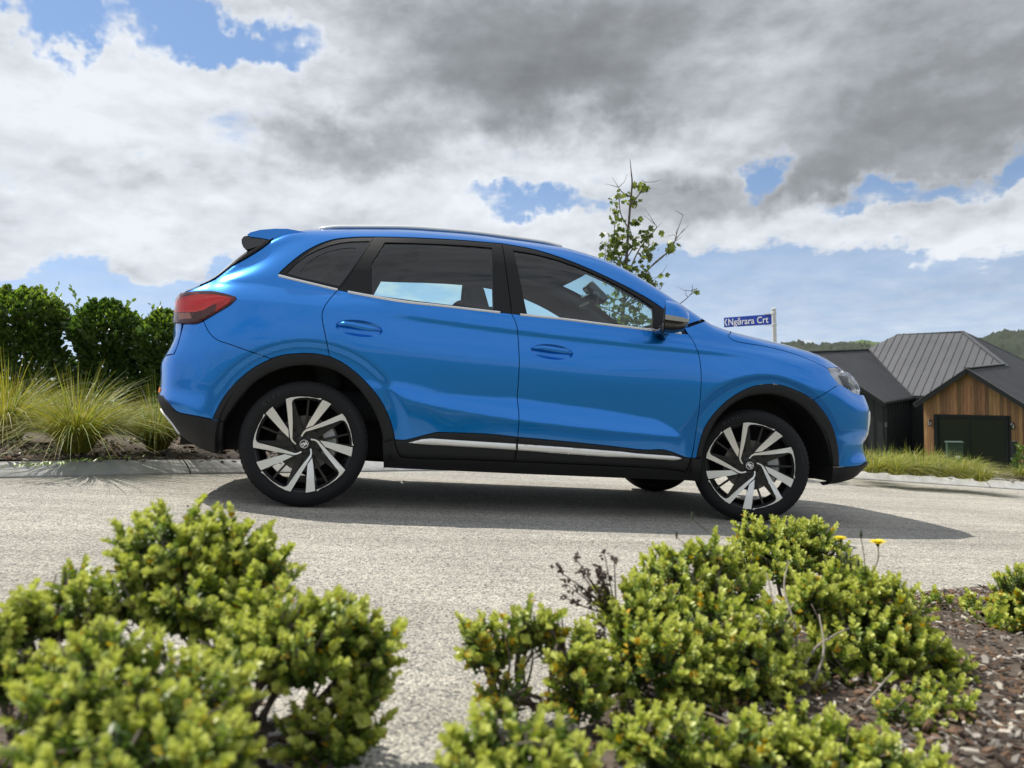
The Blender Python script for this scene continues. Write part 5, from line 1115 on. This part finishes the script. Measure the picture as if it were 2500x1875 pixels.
def street_tree():
    d=9.3; r=np.random.default_rng(5); P=lambda u,v,dd=0:at_depth(u,v,d+dd)
    base=P(1512,1000); base[2]=terrain_z(base[0],base[1])+.0; root=empty('street_tree',Matrix.Translation(Vector(base)),'young sparse street tree with lobed leaves standing behind the car','tree')
    tr=MB(); tk=spline([base-base,P(1516,850)-base,P(1526,700)-base,P(1530,620)-base,P(1537,520)-base,P(1543,450)-base,P(1541,420)-base,P(1538,388)-base],6); tr.tube(tk,np.linspace(.030,.003,len(tk)),8); tr.build('trunk',BARKT,root,smooth=True)
    br=MB(); ends=[]
    limbs=[[(1525,690,0),(1560,610,.1),(1600,560,-.1),(1598,545,0)],[(1523,740,0),(1590,650,.1),(1640,605,.2),(1655,560,.2),(1668,525,.2)],[(1590,650,.1),(1625,620,0),(1650,585,0),(1672,556,0)],[(1527,660,0),(1500,600,.1),(1500,560,.2),(1505,500,0)],[(1535,560,0),(1515,520,.1),(1512,480,0)],[(1538,500,0),(1560,475,-.1),(1574,445,0)],[(1524,640,0),(1545,600,0),(1535,545,.1)],[(1522,720,0),(1480,650,.2),(1478,600,.1)],[(1520,750,0),(1570,705,-.1),(1600,680,0)],[(1520,770,0),(1460,745,.1),(1432,720,.2)],[(1518,800,0),(1470,800,.1),(1440,770,0)],[(1520,780,0),(1570,790,.1),(1620,770,0)],[(1518,830,0),(1560,830,0),(1600,815,0)],[(1522,700,0),(1490,690,-.2),(1470,640,-.1)],[(1519,810,0),(1630,760,.0),(1685,720,0),(1690,695,0)],[(1540,480,0),(1520,470,0),(1508,455,0)],[(1520,750,0),(1600,715,.1),(1622,690,.1)]]
    for L in limbs:
        c=spline([P(*q)-base for q in L],6); br.tube(c,np.linspace(.010,.0025,len(c)),6); ends.append(c)
        for k in range(3):
            i=r.integers(len(c)//2,len(c)); e=c[i]+np.array([r.normal(0,.12),r.normal(0,.12),abs(r.normal(.08,.08))]); br.tube([c[i],(c[i]+e)/2+r.normal(0,.01,3),e],[.004,.003,.0015],5); ends.append(np.array([c[i],e]))
    br.build('branches',BARKT,root,smooth=True)['kind']='stuff'
    # leaf clusters placed along the twigs as the photo shows them: left side dense, tips bare
    cl=[(1552,452,10,5),(1565,460,12,7),(1515,480,22,10),(1545,490,10,5),(1503,530,18,10),(1520,560,16,8),(1550,540,14,7),(1498,585,28,20),(1520,600,24,14),(1535,600,14,5),(1490,615,24,16),(1500,650,30,22),(1530,650,22,8),(1575,565,16,9),(1562,600,10,4),(1588,600,12,7),(1575,620,12,6),(1570,640,18,10),(1613,568,8,3),(1640,600,14,8),(1632,610,10,5),(1545,660,18,8),(1570,680,28,20),(1590,690,20,10),(1495,680,24,16),(1520,700,26,12),(1545,715,26,12),(1440,720,20,9),(1455,745,22,12),(1480,730,22,8),(1500,760,32,18),(1540,760,34,24),(1560,780,28,16),(1520,790,30,14),(1600,790,18,8),(1460,800,16,6),(1570,810,26,8),(1585,740,18,6),(1690,712,6,2)]
    k=0; lb=MB(); cl=[cl[i] for i in r.permutation(len(cl))]
    for (u,v,s,n) in cl:
        for i in range(int(n*2.1)):
            p=P(u+r.normal(0,s*.55),v+r.normal(0,s*.5),r.normal(0,.10))-base; dr=np.array([r.normal(.5,.7),r.normal(0,.7),r.normal(-.25,.6)]); R=basis(dr/np.linalg.norm(dr),r); sz_=r.uniform(.052,.082); M_=Matrix.Identity(4)
            for x in range(3):
                for y in range(3): M_[x][y]=R[x][y]*sz_
                M_[x][3]=p[x]
            mi_=int(r.random()<.38)
            if k<300: place('leaf',TL_[mi_],root,M_); k+=1
            else: lb.k=mi_; lb.add([tuple(M_@v.co) for v in TL_[mi_].vertices],[tuple(q.vertices) for q in TL_[mi_].polygons])
    lb.build('crown_leaves',TLF,root,smooth=True,kind='stuff')
street_tree()
# ================================================================== HOUSE DOWN THE HILL
HA=np.array([24.477,25.038,0.]); HU=np.array([.5658,-.8245,0.]); HN=np.array([-.8245,-.5658,0.])   # along the gable wall, out of it
HM=Matrix([[HU[0],-HN[0],0,HA[0]],[HU[1],-HN[1],0,HA[1]],[0,0,1,0],[0,0,0,1]])                        # local x along, y into the house, z plumb (absolute)
ROOFM=mat('charcoal_roof_steel',(.085,.086,.092),.42,.3,col2=(.10,.102,.108),scale=1.2,rnd=(.0,.05)); FLASH=mat('roof_flashing',(.105,.107,.112),.38,.4); DWALL=mat('black_stained_board',(.017,.018,.020),.6,col2=(.026,.027,.03),scale=6,stretch=(8,8,.4))
CED=mat('cedar_board',(.22,.095,.040),.55,col2=(.37,.19,.09),scale=3.2,detail=8,stretch=(9,9,.55),rnd=(.014,.42),bump=.2,bscale=40); ALU=mat('black_aluminium',(.012,.014,.018),.35,.3)
PANE=mat('window_pane',(.008,.010,.012),.02,spec=.6); DARKM=mat('dark_recess',(.008,.008,.009),.8); GREENC=mat('utility_green',(.022,.048,.030),.45,col2=(.03,.06,.038),scale=5); LAMPG=glass('lantern_glass',(.8,.8,.75))
FZ=-4.55
house=empty('house',HM@Matrix.Translation((0,0,FZ)),'single-storey house with charcoal metal roofs and a cedar-clad gable','house')
def hobj(b,name,mt,parent=house,smooth=False,kind=None):
    b.v=[(x,y,z-FZ) for x,y,z in b.v]; return b.build(name,mt,parent,smooth,kind)
def clip(poly,f):
    out=[]; n=len(poly)
    for i in range(n):
        a,c=poly[i],poly[(i+1)%n]; fa,fc=f(a),f(c)
        if fa>=0: out.append(a)
        if (fa>=0)!=(fc>=0): t=fa/(fa-fc); out.append(a+(c-a)*t)
    return out
def roof_face(name,poly,along,wd,rib,ribw,mt=ROOFM,th=.03):
    P=[np.array(p,float) for p in poly]; o=P[0]; along=np.array(along,float); n=np.cross(P[1]-P[0],P[2]-P[0]); n/=np.linalg.norm(n); n=n if n[2]>0 else -n
    a=along-n*(along@n); a/=np.linalg.norm(a); up=np.cross(n,a); Q=[np.array([(p-o)@a,(p-o)@up]) for p in P]
    f=MB(); f.add([(0,0,0)]*0,[]); root=None; lo=min(q[0] for q in Q); hi=max(q[0] for q in Q); k=0; to3=lambda q,h:o+a*q[0]+up*q[1]+n*h
    rf_=empty(name); rf_.parent=house
    x=lo
    while x<hi-.01:
        s=clip(clip(Q,lambda q:q[0]-x),lambda q:x+wd-.004-q[0])
        if len(s)>=3:
            b=MB(); m_=len(s); ar=sum(s[i][0]*s[(i+1)%m_][1]-s[(i+1)%m_][0]*s[i][1] for i in range(m_)); s=s if ar>0 else s[::-1]
            b.add([to3(q,0) for q in s]+[to3(q,-th) for q in s],[tuple(range(m_)),tuple(range(m_,2*m_))[::-1]]+[(i,m_+i,m_+(i+1)%m_,(i+1)%m_) for i in range(m_)])
            r_=clip(s,lambda q:x+ribw-q[0])
            if len(r_)>=3:
                m_=len(r_); b.add([to3(q,rib) for q in r_]+[to3(q,0) for q in r_],[tuple(range(m_))]+[(i,m_+i,m_+(i+1)%m_,(i+1)%m_) for i in range(m_)])
            hobj(b,'roof_sheet',mt,rf_)
        x+=wd
    return rf_
def bar(b,p,q,wd,h,up=(0,0,1)):
    p=np.array(p,float); q=np.array(q,float); t=q-p; L=np.linalg.norm(t); t/=L; s=np.cross(t,up); s/=np.linalg.norm(s); u_=np.cross(s,t); b.box((p+q)/2,(L,wd,h),np.stack([t,s,u_],1))
def flash(p,q,wd=.20,h=.035,name='flashing',mt=FLASH): b=MB(); bar(b,p,q,wd,h); return hobj(b,name,mt)
# y is depth INTO the house in this local frame
R1=(-.54,8.17,1.5); R0=(-3.70,8.15,1.47); VB=(-1.52,3.51,-1.64); VT=(-4.85,7.05,.70); HRp=(1.83,5.70,-.21)
roof_face('main_roof',[VB,(-.20,3.51,-1.66),HRp,(2.02,5.5,-.32),R1,R0,VT],(1,0,0),.36,.032,.032)
roof_face('side_roof',[(1.83,-.35,-.21),(3.98,-.35,-1.76),(3.98,12.7,-1.76),R1,HRp],(0,1,0),.19,.022,.05)
roof_face('wing_roof',[(-5.0,-.35,.71),(-1.50,-.35,-1.66),VB,VT,(-5.0,7.3,.71)],(0,1,0),.19,.022,.05)
b=MB(); b.add([(-5.0,-.35,.70),(-8.5,-.35,-1.66),(-8.5,10,-1.66),(-5.0,10,.70)],[(0,1,2,3)]); hobj(b,'wing_back_roof',ROOFM)
b=MB(); b.add([(1.83,-.35,-.22),(-.25,-.35,-1.72),(-.25,3.6,-1.72),(1.83,5.7,-.22)],[(0,1,2,3)]); hobj(b,'gable_back_roof',ROOFM)
b=MB(); b.add([R1,R0,(-8,14,-1.7),(3.98,12.7,-1.76)],[(0,1,2,3)]); b.add([R0,VT,(-5,7.3,.7),(-8,14,-1.7)],[(0,1,2,3)]); hobj(b,'rear_roof',ROOFM)
flash(R0,R1); flash(R1,(2.02,5.5,-.30)); flash(R0,VT); flash((1.83,-.36,-.18),(1.83,5.6,-.18),.26); flash((-5.0,-.36,.73),(-5.0,7.2,.73),.26); flash(R1,(3.9,12.6,-1.7),.16); flash(VB,VT,.10,.05,'valley_gutter')
for p,q in (((1.83,-.38,-.20),(-.26,-.38,-1.72)),((1.83,-.38,-.20),(3.99,-.38,-1.76)),((-5,-.38,.72),(-1.46,-.38,-1.70)),((-5,-.38,.72),(-8.5,-.38,-1.66))):
    b=MB(); bar(b,(p[0],p[1],p[2]-.10),(q[0],q[1],q[2]-.10),.05,.20); hobj(b,'barge_board',DWALL); b=MB(); bar(b,p,q,.16,.03); hobj(b,'barge_flashing',FLASH)
b=MB(); bar(b,(-1.46,-.36,-1.72),(-1.46,3.5,-1.72),.12,.11); bar(b,(-1.5,3.46,-1.72),(-.2,3.46,-1.72),.11,.11); hobj(b,'gutter',DWALL)
b=MB(); bar(b,(3.99,-.34,-1.82),(3.99,12.6,-1.82),.10,.11); hobj(b,'gutter',DWALL)
# gable wall: one cedar board beside the next
cw=empty('cedar_gable'); cw.parent=house
b=MB(); b.add([(0,.03,FZ),(3.75,.03,FZ),(3.75,.03,-1.76),(1.83,.03,-.36),(0,.03,-1.76)],[(0,1,2,3,4)]); b.add([(3.75,.03,FZ),(3.75,12,FZ),(3.75,12,-1.7),(3.75,.03,-1.76)],[(0,1,2,3)]); b.add([(0,.03,FZ),(0,3.6,FZ),(0,3.6,-1.7),(0,.03,-1.76)],[(3,2,1,0)]); hobj(b,'wall_lining',DWALL,cw)
def topz(u): return -.36-abs(u-1.83)*.735-.02
bwd=.133; u=0.
dl,dr_,dt,db=.56,3.16,-2.26,-4.48
while u<3.74:
    a,c=u+.003,min(u+bwd-.003,3.75); lowz=FZ
    if c>dl-.05 and a<dr_+.05: lowz=dt+.055
    b=MB(); b.add([(a,-.0,lowz),(c,-.0,lowz),(c,0,topz(c)),(a,0,topz(a)),(a,.025,lowz),(c,.025,lowz),(c,.025,topz(c)),(a,.025,topz(a))],[(0,1,2,3),(1,5,6,2),(4,0,3,7),(3,2,6,7),(0,4,5,1)]); hobj(b,'board',CED,cw); u+=bwd
k=0.02
while k<3.2:      # boards on the side wall that turn the corner
    b=MB(); b.add([(3.752,k,FZ),(3.752,k+.127,FZ),(3.752,k+.127,-1.8),(3.752,k,-1.8),(3.77,k,FZ),(3.77,k+.127,FZ),(3.77,k+.127,-1.8),(3.77,k,-1.8)],[(4,5,6,7),(0,4,7,3)]); hobj(b,'board',CED,cw); k+=bwd
# sliding door
sd=empty('sliding_door'); sd.parent=house
b=MB(); b.box(((dl+dr_)/2,-.02,dt-.03),(dr_-dl+.12,.10,.075)); b.box((dl-.02,-.02,(dt+db)/2),(.08,.10,dt-db)); b.box((dr_+.02,-.02,(dt+db)/2),(.08,.10,dt-db)); b.box(((dl+dr_)/2,-.02,db+.02),(dr_-dl,.10,.07)); hobj(b,'frame',ALU,sd)
mid=1.80
for i,(a,c,y) in enumerate(((dl+.03,mid+.04,.012),(mid-.03,dr_-.02,-.016))):
    lf=MB(); h0,h1=db+.06,dt-.07
    for (x0,x1,z0,z1_) in ((a,a+.065,h0,h1),(c-.065,c,h0,h1),(a+.065,c-.065,h1-.07,h1),(a+.065,c-.065,h0,h0+.09)): lf.box(((x0+x1)/2,y,(z0+z1_)/2),(x1-x0,.04,z1_-z0))
    o=hobj(lf,'door_leaf',ALU,sd); g=MB(); g.box(((a+c)/2,y+.005,(h0+h1)/2),(c-a-.13,.008,h1-h0-.15)); hobj(g,'pane',PANE,o)
def lantern(u_,n_,z_,mt=ALU):
    root=empty('wall_lantern'); root.parent=house; c=np.array([u_,-n_-.12,z_]); b=MB()
    b.box(c+np.array([0,.09,-.02]),(.07,.03,.18)); b.tube([c+np.array([0,.08,-.10]),c+np.array([0,.02,-.15]),c+np.array([0,0,-.11])],.012,6); hobj(b,'bracket',mt,root)
    b=MB(); ang=[rad(30+60*i) for i in range(6)]
    for q in ang: b.tube([c+np.array([.045*math.cos(q),.045*math.sin(q),-.10]),c+np.array([.065*math.cos(q),.065*math.sin(q),.07])],.007,4)
    b.tube([c+np.array([0,0,.07]),c+np.array([0,0,.10]),c+np.array([0,0,.15]),c+np.array([0,0,.17])],[.085,.06,.02,.008],6); b.tube([c+np.array([0,0,-.12]),c+np.array([0,0,-.10])],[.02,.05],6); hobj(b,'cage',mt,root)
    b=MB(); b.tube([c+np.array([0,0,-.09]),c+np.array([0,0,.06])],[.040,.058],6); hobj(b,'lamp_glass',LAMPG,root)
lantern(.28,.0,-2.60); lantern(3.40,.0,-2.62); lantern(-1.95,-.17+.0,-2.62)
# dark wing: boards and battens, recessed entry
dw=empty('dark_wing'); dw.parent=house
b=MB(); b.add([(-1.6,-.17,FZ),(-8.4,-.17,FZ),(-8.4,-.17,-1.7),(-5,-.17,.6),(-1.6,-.17,-1.72)],[(4,3,2,1,0)]); b.add([(-1.6,-.17,FZ),(-1.6,3.55,FZ),(-1.6,3.55,-1.7),(-1.6,-.17,-1.72)],[(0,1,2,3)]); b.add([(-1.6,3.5,FZ),(0,3.5,FZ),(0,3.5,-1.6),(-1.6,3.5,-1.6)],[(0,1,2,3)]); hobj(b,'wall_boards',DWALL,dw)
for i in range(14):
    u_=-1.68-i*.40; zt=-1.72+.665*(-1.6-u_)-.02
    if zt>.55: break
    b=MB(); b.box((u_,-.185,(FZ+zt)/2),(.045,.03,zt-FZ)); hobj(b,'batten',DWALL,dw)
for i in range(9): b=MB(); b.box((-1.585,.0+i*.4,(FZ-1.75)/2),(.03,.045,-1.75-FZ)); hobj(b,'batten',DWALL,dw)
b=MB(); b.box((-.40,3.47,-3.4),(.75,.05,2.2)); hobj(b,'entry_door',DARKM,dw)
for i in range(5): b=MB(); b.box((-.86+i*.133+.07,3.47,-1.98),(.127,.03,.55)); hobj(b,'board',CED,dw)
b=MB(); b.tube([(-1.50,-.30,-1.74),(-1.50,-.22,-1.9),(-1.53,-.18,-2.05),(-1.53,-.18,FZ)],.035,8); hobj(b,'downpipe',DWALL)
b=MB(); b.box((-1.52,-.20,-2.72),(.10,.09,.22)); hobj(b,'meter_box',FLASH)
# ---- green utility cabinet
def up_thing(u,v,d): p=at_depth(u,v,d); return p
cp=up_thing(2331,1146,19.); cp[2]+=.02; face=RGT*math.cos(.35)-FWD*math.sin(.35)
cab=empty('utility_cabinet',Matrix.Translation(Vector(cp))@Matrix.Rotation(math.atan2(face[1],face[0]),4,'Z'),'dark green electrical cabinet with a white label standing in the grass','cabinet')
b=MB(); b.box((0,0,.31),(.34,.26,.66)); o=b.build('case',GREENC,cab); bevel(o,.008); b=MB(); b.box((0,0,.655),(.38,.30,.035)); o=b.build('lid',GREENC,cab); bevel(o,.006)
b=MB(); b.box((.02,-.137,.32),(.28,.014,.56)); dd=b.build('door',GREENC,cab); bevel(dd,.004); b=MB(); b.box((.04,-.146,.30),(.10,.004,.075)); b.build('warning_label',WHT,dd); b=MB(); b.box((-.055,-.146,.30),(.018,.006,.10)); b.build('latch',FLASH,dd)
# ---- black post, clipped bush and garden edging at the house front
pp_=at_depth(2477,1160,22.); b=MB(); b.box((0,0,.45),(.10,.10,1.0)); b.box((0,0,.96),(.12,.12,.03)); po=b.build('black_post',ALU); po.location=pp_; tag(po,'short black square post beside the clipped bush','post')
ed=at_depth(2440,1163,22.); b=MB(); b.box((.25,0,.05),(.95,.06,.14)); b.box((-.20,.3,.05),(.06,.6,.14)); b.box((.72,.3,.05),(.06,.6,.14)); eo=b.build('garden_edging',ALU); eo.location=ed; eo.rotation_euler=(0,0,math.atan2(RGT[1],RGT[0])); tag(eo,'low black timber garden edging at the foot of the post','edging')
bush(2505,1172,1092,66,21.,'clipped bright green bush beside the black post',41,700)
# ---- street sign
SBLUE=mat('sign_blue',(.006,.045,.36),.35,coat=.2); SWHITE=mat('sign_white',(.82,.83,.84),.4); POSTM=mat('galvanised_white',(.60,.61,.60),.5,col2=(.68,.69,.68),scale=15)
sd_=10.6; pt=at_depth(1889,755,sd_); s0=at_depth(1757,0,sd_+.55); pb=np.array([pt[0],pt[1],gz(pt[0],pt[1])]); Hs=pt[2]-pb[2]
dirv=np.array([s0[0]-pt[0],s0[1]-pt[1],0]); Lb=np.linalg.norm(dirv)*1.10; ex=-dirv/np.linalg.norm(dirv)
sign=empty('street_sign',Matrix.Translation(Vector(pb))@Matrix.Rotation(math.atan2(ex[1],ex[0]),4,'Z'),'blue street name sign reading Ngārara Crt on a white post','sign')
b=MB(); b.tube([(0,0,-.1),(0,0,Hs)],.030,16); b.build('post',POSTM,sign,smooth=False); b=MB(); b.tube([(0,0,Hs-.01),(0,0,Hs+.012),(0,0,Hs+.02)],[.034,.034,.02],16); b.build('post_cap',POSTM,sign)
hb=.142; zc=Hs-.135
b=MB(); b.box((-Lb/2-.01,-.0,zc),(Lb-.03,.012,hb)); pl=b.build('sign_blade',SBLUE,sign); bevel(pl,.003)
for z_ in (zc+hb/2+.008,zc-hb/2-.008): b=MB(); b.box((-.05,0,z_),(.16,.03,.012)); b.tube([(0,0,z_-.012),(0,0,z_+.012)],.036,16); b.build('bracket',POSTM,sign)
tm=text_mesh('Ngārara Crt',.130,.0008,.0012,1.02); xs=[v.co.x for v in tm.vertices]; wtx=max(xs)-min(xs); cx=(max(xs)+min(xs))/2; f_=(Lb*.80)/wtx
for v in tm.vertices: v.co=Vector((-Lb*.50+(v.co.x-cx)*f_,-.0075-v.co.z,zc+v.co.y*1.0-.004))
tm.materials.clear(); tm.materials.append(SWHITE); place('sign_lettering',tm,pl)['kind']='stuff'
x0=-Lb+.035; b=MB()
for s_ in (1,-1): bar(b,(x0-.012,-.0075,zc),(x0+.020,-.0075,zc+s_*.050),.016,.0016,(0,1,0)) 
b.build('arrow_chevron',SWHITE,pl)
# ================================================================== HILLS
FOR=mat('bush_clad_hill',(.013,.021,.011),.95,col2=(.028,.037,.018),scale=.06,detail=10,bump=1.,bscale=.25); PAS=mat('hill_pasture',(.075,.115,.030),.95,col2=(.030,.050,.016),scale=.012,detail=10,mixpos=(.42,.60))
def hill(name,d,prof,mt,seed,depth=220,rough=3.,n=260):
    us=np.linspace(prof[0][0],prof[-1][0],n); pr=np.array(prof); r=np.random.default_rng(seed); vs=pchip(pr[:,0],pr[:,1],us); rows=[]; m_=26
    base=[at_depth(u_,v_,d) for u_,v_ in zip(us,vs)]; jag=np.convolve(r.normal(0,1,n+8),np.ones(3)/3,'same')[4:-4]
    for k in range(m_):
        f=k/(m_-1); row=[]
        for i,p in enumerate(base):
            dirr=np.array([p[0]-CW[0],p[1]-CW[1],0]); dirr/=np.linalg.norm(dirr); top=p[2]; z=(top+6)*math.sin(f*math.pi/2)**.9-6 if top>-6 else top; q=p-dirr*depth*(1-f); 
            row.append((q[0],q[1],z+rough*.35*(nz2(q[0],q[1],.06,seed)+.5*r.normal())*(.4+f)+(rough*.5*jag[i] if f>.9 else 0)))
        rows.append(row)
    back=[(x+ (x-CW[0])*.25,y+(y-CW[1])*.25,-8) for x,y,z in rows[-1]]; rows.append(back)
    b=MB(); b.grid(np.array(rows)); o=b.build(name,mt,smooth=True); tag(o,kind='structure')
hill('forested_hill',420,[(1700,866),(1850,855),(1915,843),(1950,839),(2000,843),(2040,841),(2090,847),(2130,853),(2200,858),(2300,855),(2400,830),(2450,815),(2500,812),(2600,800),(2800,800),(3200,815)],FOR,3)
hill('distant_hill',1500,[(1500,868),(1900,860),(2050,842),(2085,835),(2110,833),(2150,838),(2200,846),(2300,850),(2500,838),(2700,840),(3200,850)],PAS,5,depth=500,rough=5.)
def back_hill(name,y0,prof,mt,seed,rough):
    r=np.random.default_rng(seed); xs=np.linspace(prof[0][0],prof[-1][0],160); pr=np.array(prof); hs=pchip(pr[:,0],pr[:,1],xs); rows=[]
    for k in range(16):
        f=k/15; rows.append([(x,y0-60*f,-3+(h+3)*math.sin(f*math.pi/2)+rough*.4*(nz2(x,y0-60*f,.09,seed)+.5*r.normal())*(.3+f)) for x,h in zip(xs,hs)])
    b=MB(); b.grid(np.array(rows)[:, ::-1]); tag(b.build(name,mt,smooth=True),kind='structure')
back_hill('wooded_bank',-55,[(-260,10),(-150,13),(-70,9),(0,8.5),(60,11),(130,9),(260,12)],FOR,8,2.2)
